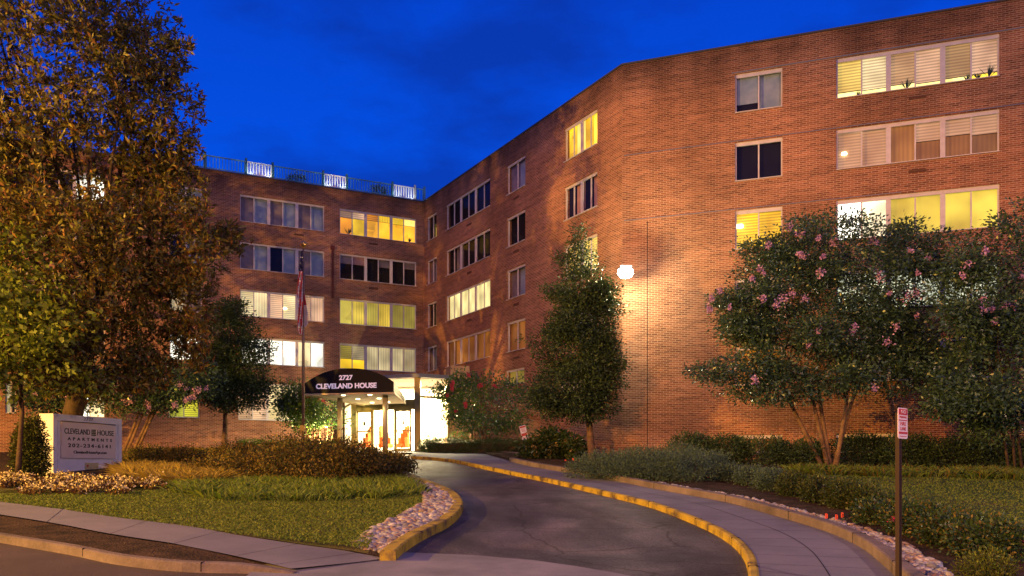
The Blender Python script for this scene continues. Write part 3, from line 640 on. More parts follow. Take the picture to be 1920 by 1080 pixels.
for s_ in (1.26, Ld-1.40): mb.box(fp(s_, (zf+zd)/2, .03), .035, .04, (zd-zf)/2, (e_, nn, Z))
mb.build('jamb', M['bronze'], lob)
# stone pier beside the lobby
pr = MB(); a_, b_ = Vector((-3.40, 47.2, 0)), Vector((-2.36, 47.45, 0)); d_ = (b_-a_).normalized()
pr.box(fz((a_+b_)/2 + Vector((-d_.y, d_.x, 0))*1.2, (g(47)+7.2)/2), (b_-a_).length/2, 1.2, (7.2-g(47))/2, (d_, Vector((-d_.y, d_.x, 0)), Z))
o = pr.build('stone_pier', M['tan']); tag(o, 'tan stone pier wall between the glass lobby and the brick wing', 'pier')
for p_ in ((-7.4, 49.2), (-5.6, 48.9), (-4.2, 48.6)):
    l = lamp('lobby_light', 'AREA', (p_[0], p_[1], zt-.3), 2200, (1, .80, .42), shape='DISK', size=.9)
# lobby armchairs
def chair(x, y, rz, lb):
    t = empty('armchair', (x, y, zf)); ax = (Vector((math.cos(rz), math.sin(rz), 0)), Vector((-math.sin(rz), math.cos(rz), 0)), Z); B = Vector((x, y, zf))
    mb = MB(); mb.box(B+Z*.36, .30, .30, .09, ax); mb.box(B+Z*.26+ax[1]*-.0, .29, .29, .03, ax); mb.build('seat', M['orange'], t)
    mb = MB()   # curved winged back
    for k in range(9):
        a = math.pi*(k/8) ; c = B + ax[0]*(.34*math.cos(a)) + ax[1]*(.34*math.sin(a)); hh = .28+.34*math.sin(a)
        tdir = (-ax[0]*math.sin(a)+ax[1]*math.cos(a)); rad = ax[0]*math.cos(a)+ax[1]*math.sin(a)
        mb.box(c+Z*(.25+hh/1.0), .075, .045, hh, (tdir, rad, Z))
    mb.build('backrest', M['orange'], t)
    for i in (-1, 1):
        for j in (-1, 1):
            mb = MB(); mb.tube([B+ax[0]*.24*i+ax[1]*.24*j+Z*.25, B+ax[0]*.27*i+ax[1]*.27*j], [.025, .015], 6); mb.build('leg', M['dletter'], t)
    tag(t, lb, 'armchair', 'armchairs in the lobby')
chair(-8.35, 48.6, R(-70), 'orange armchair seen through the door by the lobby corner column')
chair(-7.2, 48.7, R(60), 'orange armchair in the middle of the lobby, left of the front canopy column')
chair(-6.2, 48.4, R(-50), 'orange armchair right of the front canopy column, beside the right-hand door')
# ------------------------------------------------------------------ entrance canopy
can = empty('entrance_canopy', (-7.8, 42.5, g(42))); tag(can, 'black barrel canopy with white lettering on two columns over the entrance', 'canopy')
FL, FR_ = Vector((-10.15, 41.7, 1.6+3.55)), Vector((-5.65, 40.75, 1.6+3.55)); BLc, BRc = Vector((-8.14, 47.05, 1.6+3.42)), Vector((-5.72, 45.8, 1.6+3.42))
N_ = 18
def arch(a, b, side, rise, k):
    t = k/N_; x = 2*t-1; p = a.lerp(b, t); return p + Z*(side + (rise-side)*(1-abs(x)**2.3))
mb = MB(); fr_ = [arch(FL, FR_, .50, 1.20, k) for k in range(N_+1)]; bk_ = [arch(BLc, BRc, .25, .75, k) for k in range(N_+1)]
mb.quad([FL] + [FR_] + fr_[::-1])
for k in range(N_): mb.quad([fr_[k], fr_[k+1], bk_[k+1], bk_[k]])
mb.quad([FR_, BRc, bk_[-1], fr_[-1]]); mb.quad([BLc, FL, fr_[0], bk_[0]]); mb.quad([BRc, BLc]+bk_)
mb.build('awning', M['black'], can)
mb = MB(); q = [p - Z*.02 for p in (FL, FR_, BRc, BLc)]; mb.quad(q[::-1]); sof = mb.build('soffit', mat('cream_soffit', (.70, .60, .40), .6), can)
mb = MB()
for p_, q_ in ((FL, FR_), (FR_, BRc), (BLc, FL)): hb = (q_-p_); L_ = hb.length; hb.normalize(); mb.box((p_+q_)/2-Z*.03, L_/2, .04, .04, (hb, hb.cross(Z).normalized(), hb.cross(hb.cross(Z)).normalized()))
mb.build('trim', mat('cream_trim', (.55, .45, .26), .5), can)
for i in range(6):
    c = FL.lerp(FR_, .38 if i % 2 == 0 else .70).lerp(BLc.lerp(BRc, .38 if i % 2 == 0 else .70), (.12, .12, .45, .45, .8, .8)[i]) - Z*.03
    mb = MB(); mb.lathe(c, [(0, -.012), (.09, -.012), (.11, 0)], 12); mb.build('downlight', mat('downlight_glow', (1, 1, 1), .5, emit=(1, .85, .5), es=12), can)
    lamp('canopy_downlight', 'SPOT', c-Z*.05, 130, (1, .72, .30), spot_size=R(130), spot_blend=.6, shadow_soft_size=.08)
def onFront(u, v):   # point on the canopy face plane
    r = (u-960)/F; d = FR_-FL; t = (r*FL.y-FL.x)/(d.x-r*d.y); p = FL+d*t; return Vector((p.x, p.y, 1.6+(875-v)/F*p.y))
for u_, dd in ((637.5, 43.4), (722.5, 42.0)):
    b_ = onG(u_, dd, .0); mb = MB(); mb.tube([b_, Vector((b_.x, b_.y, 1.6+3.52))], .135, 20)
    o = mb.build('column', mat('column_paint', (.42, .36, .22), .4, .5), can, smooth=True)
def text(s, name, loc, ex, ez, size, m, parent, extr=.006, align='CENTER', width=None, offset=.0, space=1.0):
    c = bpy.data.curves.new(name, 'FONT'); c.body = s; c.size = size; c.align_x = align; c.align_y = 'CENTER'; c.extrude = extr; c.offset = offset; c.space_character = space
    c.materials.append(m); o = bpy.data.objects.new(name, c)
    ex = Vector(ex).normalized(); ez = Vector(ez).normalized(); en = ex.cross(ez)
    mx = Matrix((ex, ez, en)).transposed().to_4x4(); mx.translation = loc
    S.collection.objects.link(o); bpy.context.view_layer.update()
    sx = 1.0
    if width: sx = width/max(o.dimensions.x, .01)
    me = bpy.data.meshes.new_from_object(o.evaluated_get(bpy.context.evaluated_depsgraph_get())); me.transform(mx @ Matrix.Diagonal((sx, 1, 1, 1)))
    bpy.data.objects.remove(o); ob = bpy.data.objects.new(name, me)
    return link(ob, parent)
cd_ = (FR_-FL).normalized(); cn = Vector((cd_.y, -cd_.x, 0))
text('2727', 'lettering', onFront(648.5, 708.5)+cn*.02, cd_, Z, .31, M['letter'], can, offset=.012, width=.70)
text('CLEVELAND HOUSE', 'lettering', onFront(649, 724)+cn*.02, cd_, Z, .33, M['letter'], can, offset=.014, width=3.12)

# ------------------------------------------------------------------ foliage tools
def unit(v): return v/np.maximum(np.linalg.norm(v, axis=1, keepdims=True), 1e-6)
def leaves(name, C, Dv, L, Wd, mats, parent=None, midx=None, roll=1.0):
    n = len(C); Dv = unit(Dv); up = np.tile([0, 0, 1.0], (n, 1)) + rng.normal(size=(n, 3))*roll
    side = unit(np.cross(Dv, up)); nrm = np.cross(side, Dv)
    L = np.broadcast_to(L, (n,))[:, None]*rng.uniform(.7, 1.25, (n, 1)); Wd = np.broadcast_to(Wd, (n,))[:, None]*rng.uniform(.75, 1.2, (n, 1))
    V = np.stack([C, C+Dv*L*.45+side*Wd*.5+nrm*Wd*.15, C+Dv*L, C+Dv*L*.5-side*Wd*.5+nrm*Wd*.15], 1).reshape(-1, 3)
    return npmesh(name, V, 4, mats, midx, parent)
def nse(P, f, ph):   # cheap lumpy 3-D noise
    x, y, z = P[:, 0]*f, P[:, 1]*f, P[:, 2]*f
    return np.sin(x+ph)*np.sin(y*1.3+ph*2)+np.sin(z*1.1+ph*3)*np.sin(x*.7-y*.9+ph)+.6*np.sin(2.3*x+1.7*z+ph)*np.sin(2.1*y-z)
def clusters(ells, n, shell=.45, gap=-.9, f=1.0, ph=0.):
    """cluster centres through the outer volume of a union of ellipsoids; ells: (centre, (rx,ry,rz))"""
    wts = np.array([(e[1][0]*e[1][1]*e[1][2])**(2/3) for e in ells]); wts /= wts.sum()
    idx = rng.choice(len(ells), n, p=wts); c = np.array([tuple(e[0]) for e in ells])[idx]; r = np.array([e[1] for e in ells])[idx]
    d = unit(rng.normal(size=(n, 3))); rad = (shell**2+(1-shell**2)*rng.uniform(size=(n, 1)))**.5
    P = c+d*r*rad; keep = nse(P, f, ph) > gap
    return P[keep], d[keep]
def spray(P, d, per, rad, flat=.6, droop=0.0):
    n = len(P); C = np.repeat(P, per, 0); off = rng.normal(size=(n*per, 3))*rad; off[:, 2] *= flat
    dd = unit(off)+.5*np.repeat(d, per, 0)+rng.normal(size=(n*per, 3))*.5; dd[:, 2] -= droop
    return C+off, dd
def px_ell(L, d):   # (u,v,ru,rv,[depth offset],[ry]) -> world ellipsoids
    o = []
    for e in L:
        dd = d+(e[4] if len(e) > 4 else 0); c = W(e[0], e[1], dd); rx, rz = e[2]/F*dd, e[3]/F*dd
        o.append((c, (rx, e[5] if len(e) > 5 else rx, rz)))
    return o
LM = dict(
 mag=leafmat('magnolia_leaf', (.05, .065, .014), (.20, .16, .030), .48, .4),
 magb=leafmat('magnolia_underside', (.10, .05, .018), (.20, .10, .03), .6, .2),
 lin=leafmat('broad_leaf', (.09, .14, .015), (.18, .22, .03), .55, .3, .3),
 holly=leafmat('holly_leaf', (.020, .040, .016), (.070, .115, .045), .52, .3, .15),
 crape=leafmat('crape_leaf', (.030, .070, .038), (.085, .150, .080), .34, .6),
 crapeg=leafmat('crape_leaf_lit', (.06, .13, .02), (.12, .22, .03), .5, .4, .3),  # brighter copy of the crape leaf, lobby light painted into its green
 pink=leafmat('pink_blossom', (.42, .22, .44), (.62, .40, .58), .8, .1), redb=leafmat('red_blossom', (.45, .04, .08), (.6, .10, .14), .8, .1),
 bx=leafmat('box_leaf', (.022, .05, .012), (.05, .09, .02), .4, .4), brown=leafmat('brown_leaf', (.065, .060, .014), (.20, .14, .030), .7, .2, .1),
 straw=leafmat('straw_grass', (.20, .15, .03), (.38, .30, .07), .7, .2, .2), lir=leafmat('liriope_blade', (.06, .13, .020), (.18, .23, .040), .5, .3, .15),
 arb=leafmat('arborvitae_spray', (.03, .045, .008), (.08, .09, .018), .6, .3), jun=leafmat('juniper_spray', (.045, .085, .050), (.095, .15, .095), .6, .3),
 flw=leafmat('cream_petal', (.55, .48, .20), (.75, .68, .38), .7, .1), rose=leafmat('rose_petal', (.6, .03, .12), (.75, .08, .2), .6, .2),
 gr=leafmat('grass_blade', (.07, .13, .020), (.18, .22, .040), .6, .2, .15), hyd=leafmat('faded_bloom', (.30, .20, .07), (.42, .30, .10), .8, .1),
 flower=leafmat('flower_leaf', (.06, .035, .012), (.13, .07, .02), .6, .2))
def tree(name, label, cat, base, d, ells, ncl, per, rad, L, Wd, mats, mprob=None, trunks=None, bark='bark', shell=.45, gap=-.9, f=1.0, ph=0., flat=.6, droop=0., group=None, nb=14, blossom=None, tr=.2, limb=.35, rosette=False, lobes=22):
    b = Vector(base); t = empty(name, b); tag(t, label, cat, group)
    E = px_ell(ells, d)
    for _ in range(lobes):
        c, rr = E[random.randrange(len(ells))]; dv = Vector((random.gauss(0, 1), random.gauss(0, .6)-.3, random.gauss(0, .8))).normalized(); q = random.uniform(.16, .30)*min(rr[0], 2.4)
        E.append((c+Vector((dv.x*rr[0], dv.y*rr[1], dv.z*rr[2])), (q*1.5, q*1.3, q)))
    P, dr2 = clusters(E, ncl, shell, gap, f, ph)
    if rosette:
        n_ = len(P); tw = unit(dr2*.5+np.array([0, 0, .35])+rng.normal(size=(n_, 3))*.45); C = np.repeat(P, per, 0)+rng.normal(size=(n_*per, 3))*rad
        D_ = unit(rng.normal(size=(n_*per, 3)))*.95+np.repeat(tw, per, 0)*.75; C = np.where(rng.uniform(size=(n_*per, 1)) < .25, C-np.repeat(tw, per, 0)*.2, C)
    else: C, D_ = spray(P, dr2, per, rad, flat, droop)
    mi_ = None
    if mprob is not None: mi_ = rng.choice(len(mats), len(C), p=mprob)
    leaves('crown', C, D_, L, Wd, mats, t, mi_)
    mb = MB(); cc = sum((e[0] for e in E), Vector())/len(E)
    starts = trunks or [(0, 0)]
    tips = []
    for (dx, lean) in starts:
        a = b+Vector((dx, random.uniform(-.1, .1), -.1)); hgt = min(e[0].z-e[1][2] for e in E); top = Vector((cc.x*.6+b.x*.4+lean, b.y, max(cc.z, hgt+1)))
        m1 = a.lerp(top, .45)+Vector((random.uniform(-.15, .15), random.uniform(-.1, .1), 0)); r0 = tr
        mb.tube([a, a.lerp(m1, .4), m1, top], [r0*1.15, r0*.95, r0*.75, r0*.3], 8); tips.append((a, m1, top))
    for k in range(nb):
        j = rng.integers(len(P)); q = Vector(P[j]); a, m1, top = tips[k % len(tips)]; s_ = m1.lerp(top, random.random()*.8)
        mm = s_.lerp(q, .5)+Vector((0, 0, random.uniform(-.1, .35))); mb.tube([s_, mm, q], [tr*limb, tr*limb*.6, tr*.08], 6)
    mb.build('trunk', M[bark], t, smooth=True)
    if blossom:
        bm_, pts = blossom; V = []
        for (u, v, dd, r_) in pts:
            c = np.array(W(u, v, dd)); n = 46; V.append(c+rng.normal(size=(n, 3))*r_*np.array([.42, .42, .5]))
        V = np.concatenate(V); leaves('blossom', V, rng.normal(size=V.shape), .07, .07, [LM[bm_]], t)
    return t
# big magnolia at the left
tree('magnolia_tree', 'huge leathery-leaved tree filling the upper left beside the sign', 'tree', onG(112, 32), 30.5,
     [(20, 130, 250, 230, 0, 4.2), (215, 90, 135, 150, 0, 3.2), (285, 215, 95, 120, 0, 2.4), (110, 330, 250, 170, -1, 4.5), (290, 330, 95, 110, 0, 2.4), (290, 470, 135, 95, -1, 3), (120, 500, 190, 150, -2, 4),
      (310, 580, 95, 100, 0, 2.6), (200, 640, 150, 95, -1, 3), (-150, 250, 260, 330, 1, 5), (60, 640, 130, 90, -1.5, 2.5), (225, 690, 110, 50, -1, 2.2), (370, 640, 58, 60, 0, 1.8), (130, 690, 80, 40, -2, 2)],
     15500, 9, .05, .25, .078, [LM['mag'], LM['magb']], [.78, .22], trunks=[(0, .5)], bark='barkd', tr=.42, nb=22, shell=.36, gap=-.30, f=.95, ph=.6, flat=.8, limb=.32, rosette=True)
# smaller broad-leaved tree in front of it
tree('linden_tree', 'small yellow-green broad-leaved tree left of the round clipped shrub', 'tree', onG(34, 27), 26.0,
     [(20, 500, 95, 90, 0, 2), (70, 590, 120, 75, 0, 2), (10, 640, 90, 70, 0, 1.8), (40, 700, 110, 42, 0, 1.6), (-80, 560, 110, 160, 0, 2.5)],
     750, 11, .25, .19, .13, [LM['lin']], trunks=[(0, 0)], bark='barkd', tr=.09, nb=14, gap=-.5, f=1.8, droop=.35)
# holly in front of wing A
tree('holly_tree', 'dark dense evergreen with a thin pale trunk before the left wing', 'tree', onG(420, 45.5), 45.0,
     [(430, 640, 55, 75), (455, 680, 52, 70), (400, 690, 45, 65), (440, 735, 62, 38), (425, 590, 30, 28), (385, 730, 35, 30)],
     3000, 11, .19, .15, .08, [LM['holly']], bark='bark', tr=.16, nb=10, gap=-.9, f=1.2)
# conical holly in front of wing B
tree('holly_tree', 'tall conical evergreen lit from the right by the corner floodlight', 'tree', onG(1111, 34.6, .15), 33.8,
     [(1085, 445, 11, 26), (1082, 490, 28, 36), (1090, 545, 52, 48), (1095, 600, 66, 58), (1080, 660, 82, 62), (1080, 720, 88, 52), (1095, 765, 66, 24), (1120, 690, 46, 60), (1040, 545, 24, 16), (1130, 560, 26, 30)],
     5200, 12, .16, .12, .06, [LM['holly']], bark='bark', tr=.15, nb=14, gap=-.55, f=1.7)
# crape myrtles
def blos(reg, n, d, r_=.16):
    o = []
    for _ in range(n):
        u0, v0, ru, rv = random.choice(reg); a = random.uniform(0, 6.28); q = random.uniform(.5, 1)
        o.append((u0+ru*q*math.cos(a), v0+rv*q*math.sin(a), d+random.uniform(-1.6, -.8), r_*random.uniform(.7, 1.2)))
    return o
EL1 = [(1560, 470, 130, 68, 0, 2.2), (1450, 540, 95, 65, 0, 2), (1640, 540, 120, 75, 0, 2.2), (1700, 470, 60, 45, 0, 1.6), (1400, 600, 60, 55, 0, 1.5), (1550, 610, 150, 60, 0, 2.2), (1380, 705, 85, 40, -.6, 1.4), (1480, 720, 100, 45, -.6, 1.6), (1640, 690, 130, 60, 0, 2), (1320, 700, 38, 24, -.6, 1), (1720, 640, 60, 70, 0, 1.6), (1350, 560, 26, 22, 0, .8), (1470, 480, 50, 40, 0, 1.2)]
tree('crape_myrtle', 'large many-stemmed crape myrtle with pink blossom before the right wing', 'tree', onG(1556, 31, .2), 29.8, EL1, 7600, 12, .18, .135, .066, [LM['crape']], trunks=[(-.22, -1.9), (-.08, -.7), (.04, .2), (.2, 1.5), (.12, 2.6)], tr=.085, nb=26, gap=-.62, f=1.5, flat=.35, shell=.25, lobes=44,
     blossom=('pink', [(1350, 545, 29, .12), (1335, 560, 29, .12), (1330, 580, 29, .1), (1470, 560, 28, .2), (1455, 570, 28, .15), (1485, 550, 28, .12), (1430, 560, 28, .15), (1510, 560, 28, .12), (1540, 512, 28, .16), (1505, 480, 28.4, .14), (1500, 440, 28.6, .14), (1640, 455, 28.4, .16), (1650, 520, 28, .18), (1700, 555, 28, .2), (1720, 550, 28, .18), (1665, 640, 28, .18), (1680, 615, 28, .14), (1600, 620, 28, .14), (1535, 617, 28, .1), (1415, 712, 27.6, .14), (1640, 725, 28, .14), (1740, 485, 28.6, .16), (1570, 450, 28.6, .12), (1440, 460, 28.6, .12), (1480, 425, 28.8, .12), (1515, 648, 28, .09)] + [(u, v, d-.6, r*.7) for u, v, d, r in blos([(1560, 540, 210, 110)], 14, 29.8, .12)]))
tree('crape_myrtle', 'dark crape myrtle cut by the right edge before the lit windows', 'tree', onG(1905, 27.5, .2), 26.8,
     [(1870, 470, 75, 60, 0, 1.6), (1920, 420, 50, 40, 0, 1.4), (1850, 580, 95, 70, 0, 1.8), (1900, 660, 110, 60, 0, 2), (1830, 720, 80, 45, 0, 1.6), (1990, 560, 110, 160, 0, 2.2), (1800, 510, 35, 26, 0, 1), (1900, 760, 120, 45, 0, 1.8), (1780, 765, 50, 22, 0, 1)],
     4600, 12, .18, .135, .066, [LM['crape']], trunks=[(-.2, -.3), (0, 0), (.2, .4)], bark='barkd', tr=.045, nb=18, gap=-.6, f=1.5, flat=.4, shell=.2, blossom=('pink', blos([(1870, 520, 80, 110)], 12, 26.8, .12)))
tree('crape_myrtle', 'red-blossomed small tree behind the clipped hedge right of the lobby', 'tree', onG(895, 43, .1), 42.8,
     [(870, 735, 38, 30), (915, 730, 45, 32), (955, 745, 34, 36), (860, 775, 30, 26), (905, 785, 40, 26), (950, 785, 30, 22), (846, 742, 16, 16)],
     1000, 12, .26, .14, .09, [LM['crapeg'], LM['crape']], [.45, .55], trunks=[(-.3, -.4), (-.1, -.2), (.1, .1), (.3, .5), (.45, .9)], tr=.05, nb=16, gap=-.5, f=1.5,
     blossom=('redb', blos([(880, 715, 55, 18), (860, 750, 25, 30)], 12, 42.8, .10)))
tree('crape_myrtle', 'bright green small tree glowing beside the canopy behind the flagpole', 'tree', onG(603, 46.5), 46.0,
     [(560, 745, 40, 26), (600, 755, 42, 30), (570, 775, 45, 24), (620, 780, 30, 20), (548, 760, 28, 30), (640, 745, 14, 22), (660, 738, 10, 8)],
     900, 12, .26, .15, .10, [LM['crapeg'], LM['crape']], [.5, .5], trunks=[(-.6, -.8), (-.3, -.4), (0, 0), (.2, .1), (.45, .5)], tr=.05, nb=16, gap=-.6, f=1.5,
     blossom=('redb', blos([(610, 730, 45, 22)], 22, 46, .16)))
tree('crape_myrtle', 'shadowed crape myrtle with pink flowers behind the monument sign', 'tree', onG(238, 42), 41.0,
     [(250, 720, 75, 32), (330, 725, 60, 34), (200, 745, 50, 30), (380, 715, 30, 30), (290, 745, 60, 22)],
     1100, 12, .28, .14, .09, [LM['crape']], trunks=[(-.3, -.4), (-.1, 0), (.1, .3), (.3, .6)], tr=.08, nb=16, gap=-.7, f=1.4, blossom=('pink', blos([(300, 735, 100, 30)], 22, 41, .15)))
tree('crape_myrtle', 'shadowed crape myrtle left of the lit ground floor window behind sign', 'tree', onG(100, 42), 41.0,
     [(110, 735, 50, 35), (150, 710, 60, 32), (70, 745, 40, 30), (190, 720, 30, 22)],
     800, 12, .28, .14, .09, [LM['crape']], trunks=[(-.1, -.2), (.1, .2)], tr=.09, nb=10, gap=-.7, f=1.4, blossom=('pink', blos([(110, 735, 45, 25)], 7, 41, .14)))
# ------------------------------------------------------------------ shrubs, hedges and beds
def shrub(name, label, cat, ells, n, per, rad, L, Wd, mats, mprob=None, group=None, stems=True, gap=-1.2, f=2.0, shell=.5, base=None, flat=.8, extra=None, up=0.0):
    E = [(Vector(c), r) for c, r in ells]; b = Vector(base) if base else Vector((E[0][0].x, E[0][0].y, g(E[0][0].y)+.1))
    t = empty(name, b); tag(t, label, cat, group)
    P, d_ = clusters(E, n, shell, gap, f, random.random()*6); k = P[:, 2] > gv(P[:, 1])+.08; P, d_ = P[k], d_[k]
    C, Dv = spray(P, d_, per, rad, flat, -up); leaves('foliage', C, Dv, L, Wd, mats, t, rng.choice(len(mats), len(C), p=mprob) if mprob else None)
    if stems:
        mb = MB()
        for q in range(5):
            j = rng.integers(len(P)); mb.tube([b+Vector((random.uniform(-.1, .1), random.uniform(-.1, .1), -.05)), Vector(P[j])], [.02, .008], 5)
        mb.build('stem', M['barkd'], t)
    if extra:
        m_, cnt, sz, n2 = extra
        for j in rng.choice(len(P), cnt, replace=False):
            V = P[j]+d_[j]*.06+rng.normal(size=(n2, 3))*sz; leaves('flower', V, rng.normal(size=V.shape), sz*1.3, sz*1.2, [m_], t)
    return t
def gell(u, v, wpx, hpx, dep=1.0, off=.1):
    """ellipsoid standing on the ground; (u,v) = foot in the picture, sizes in picture px"""
    p = G(u, v, off); k = p.y/F; return (Vector((p.x, p.y, p.z+hpx*k*.48)), (wpx*k/2, dep, hpx*k*.55))
def dell(u, d, w_, h_, dep=.6, off=.1):
    p = onG(u, d, off); return (p+Z*h_*.48, (w_/2, dep, h_*.55))
# clipped arborvitae beside the sign
p = onG(57, 27.8); shrub('arborvitae', 'dark upright rounded evergreen shrub against the left end of sign', 'shrub', [(p+Z*.9, (.55, .55, .95)), (p+Z*1.35, (.42, .42, .75)), (p+Z*.5, (.5, .5, .6))], 900, 12, .07, .09, .05, [LM['arb']], base=p, f=3, gap=-1.4)
# brown shrubs in the middle of the island
bs = [(400, 893, 100, 30), (470, 900, 115, 56), (545, 906, 130, 92), (605, 908, 130, 100), (662, 904, 105, 74), (700, 895, 90, 52), (732, 886, 50, 36), (520, 880, 110, 50), (440, 872, 90, 40), (620, 876, 100, 48), (345, 872, 80, 30), (280, 866, 80, 26)]
bl_ = ['lowest at the left end of the island bed', 'second tall one from the left', 'tallest, before the flagpole', 'broad one right of the flagpole', 'one leaning toward the gravel', 'thin one near the drive kerb', 'smallest, overhanging the kerb', 'back one behind the flagpole foot', 'back one near the thin tree trunk', 'back one before the canopy column', 'low back one near the pale trunk', 'low back one right of the sign']
for (u, v, w_, h_), s_ in zip(bs, bl_):
    e = gell(u, v, w_, h_, 1.1); shrub('brown_shrub', 'bushy rust-brown shrub, '+s_, 'shrub', [e, (e[0]+Vector((.4, .3, -.1)), (e[1][0]*.7, .8, e[1][2]*.7))], 420, 12, .12, .085, .05, [LM['brown'], LM['arb']], [.75, .25], group='rust-brown shrubs on the island', f=2.4, gap=-.7)
# blade plants (stuff): one object each
def blades(name, label, cat, poly, n, h_, w_, mats, off=.1, lean=.5, mprob=None, kind='stuff', clump=1, crad=.15):
    P = [(p.x, p.y) for p in poly]; xs = [p[0] for p in P]; ys = [p[1] for p in P]; pts = []
    def inside(x, y):
        r = False; j = len(P)-1
        for i in range(len(P)):
            if (P[i][1] > y) != (P[j][1] > y) and x < (P[j][0]-P[i][0])*(y-P[i][1])/(P[j][1]-P[i][1])+P[i][0]: r = not r
            j = i
        return r
    while len(pts) < n//clump:
        x, y = random.uniform(min(xs), max(xs)), random.uniform(min(ys), max(ys))
        if inside(x, y): pts.append((x, y))
    B = np.repeat(np.array(pts), clump, 0)+rng.normal(size=((n//clump)*clump, 2))*(crad if clump > 1 else 0)
    C = np.column_stack([B, gv(B[:, 1])+off]); m_ = len(C)
    if clump > 1: Dc = np.column_stack([(B-np.repeat(np.array(pts), clump, 0))/crad*lean, np.ones(m_)])+rng.normal(size=(m_, 3))*.15
    else: Dc = np.column_stack([rng.normal(size=(m_, 2))*lean, np.ones(m_)])
    Dc = unit(Dc); side = unit(np.cross(Dc, rng.normal(size=(m_, 3)))); H = h_*rng.uniform(.55, 1.2, (m_, 1)); out_ = Dc.copy(); out_[:, 2] = 0
    mid_ = C+Dc*H*.6; tip = mid_+(Dc+out_*1.2-np.array([0, 0, .35]))*H*.45
    V = np.stack([C-side*w_*.5, C+side*w_*.5, mid_+side*w_*.45, tip, mid_-side*w_*.45], 1).reshape(-1, 3)
    o = npmesh(name, V, 5, mats, rng.choice(len(mats), m_, p=mprob) if mprob else None)
    tag(o, label, cat, kind=kind); return o
blades('liriope_grass', 'band of dark green strap-leaved border grass edging the island lawn', 'border grass', xy([(325, 908), (500, 906), (700, 902), (765, 906), (790, 922), (780, 932), (700, 938), (560, 943), (430, 941), (345, 928)], .1), 13000, .30, .022, [LM['lir']], lean=.35, clump=26, crad=.10)
blades('straw_grass', 'yellow straw-coloured ornamental grass to the right of the sign', 'ornamental grass', xy([(222, 884), (300, 884), (380, 892), (425, 904), (400, 912), (330, 912), (250, 904)], .1), 9000, .48, .022, [LM['straw']], lean=.5, clump=45, crad=.14)
blades('lawn_grass', 'short mown grass blades along the left lawn', 'grass', lawnL[2:-2], 46000, .055, .018, [LM['gr']], off=.12, lean=.7)
blades('lawn_grass', 'short mown grass blades on the lawn behind the roses', 'grass', lawnR, 26000, .055, .02, [LM['gr']], off=.22, lean=.7)
blades('border_grass', 'dark strap-leaved border grass under the large crape myrtle', 'border grass', xy([(1480, 888), (1560, 893), (1700, 897), (1920, 903), (2200, 905), (2200, 893), (1920, 889), (1700, 886), (1480, 882)], .2), 9000, .34, .03, [LM['lir'], LM['brown']], off=.2, lean=.5, mprob=[.75, .25], clump=30, crad=.14)
blades('bed_grass', 'low dark leaves and straw at the foot of the building on the left', 'ground cover', [onG(150, 34), onG(620, 40), onG(640, 46), onG(240, 48), onG(60, 44)], 9000, .30, .05, [LM['brown'], LM['straw'], LM['bx']], off=.1, lean=.8, mprob=[.5, .3, .2], clump=20, crad=.2)
# flower bed in front of the sign
fl = []
for i in range(46):
    t = random.random(); u = -10+t*320; v = random.uniform(894, 928) if u < 240 else random.uniform(896, 915); fl.append((u, v - (8 if u < 40 else 0)))
fl.sort()
mbp = empty('flower_bed', G(150, 905)); tag(mbp, 'bed of cream-yellow flowers and bronze leaves before the monument sign', 'flower bed', kind='stuff')
V1, V2 = [], []
for u, v in fl+[(u+random.uniform(-9, 9), v+2) for u, v in fl]:
    p = np.array(G(u, v, .12)); n = 46; q = p+np.array([0, 0, .06])+rng.normal(size=(n, 3))*np.array([.16, .16, .06]); V2.append(q)
    n = 34; q = p+np.array([0, 0, .15])+rng.normal(size=(n, 3))*np.array([.15, .15, .05]); V1.append(q)
V1 = np.concatenate(V1); V2 = np.concatenate(V2)
leaves('flower_petals', V1, rng.normal(size=V1.shape)*np.array([1, 1, .4]), .06, .06, [LM['flw']], mbp); leaves('flower_leaves', V2, rng.normal(size=V2.shape)+np.array([0, 0, .8]), .11, .06, [LM['flower']], mbp)
# clipped hedges
def hedge(name, label, A, B, w_, h_, n, mats, zoff=.1, per=12, L=.05, Wd=.035, ragged=.05, seg=1.0, group=None):
    A, B = Vector(A), Vector(B); d_ = (B-A); Ln = d_.length; d_.normalize(); pn = np.array([-d_.y, d_.x, 0])
    t = empty(name, (A+B)/2); tag(t, label, 'hedge', group)
    face = rng.choice(4, n, p=[.42, .30, .14, .14]); s_ = rng.uniform(0, 1, n); w2 = rng.uniform(-1, 1, n); hh = rng.uniform(0, 1, n)
    w2 = np.where(face == 1, w2, np.where(face == 0, -1, w2)); hh = np.where(face == 1, 1, hh); s_ = np.where(face == 2, 0, np.where(face == 3, 1, s_))
    k = 1-.12*(hh**3)
    P = np.array(A)+np.outer(s_*Ln, np.array(d_))+np.outer(w2*w_/2*k, pn); P[:, 2] = gv(P[:, 1])+zoff+hh*h_*(1+.06*np.sin(s_*Ln*2.1)); P += rng.normal(size=P.shape)*ragged
    C, Dv = spray(P, np.tile([0, 0, .3], (n, 1)), per, .05, .8); leaves('foliage', C, Dv, L, Wd, mats, t)
    mb = MB(); m_ = (A+B)/2; mb.box(Vector((m_.x, m_.y, g(m_.y)+zoff+h_*.42)), Ln/2-.12, w_/2-.12, h_*.40, (d_, Vector((-d_.y, d_.x, 0)), Z)); mb.build('twigs', M['barkd'], t)
    return t
hedge('clipped_hedge', 'low clipped box hedge from the lobby glass to the tilted sign', onG(808, 43.6), onG(988, 41.6), .9, .62, 1500, [LM['bx']], per=11)
hedge('clipped_hedge', 'bright green clipped hedge glowing behind the flagpole', onG(455, 46.6), onG(628, 44.6), .9, .55, 1300, [LM['crapeg'], LM['bx']][:1], per=10)
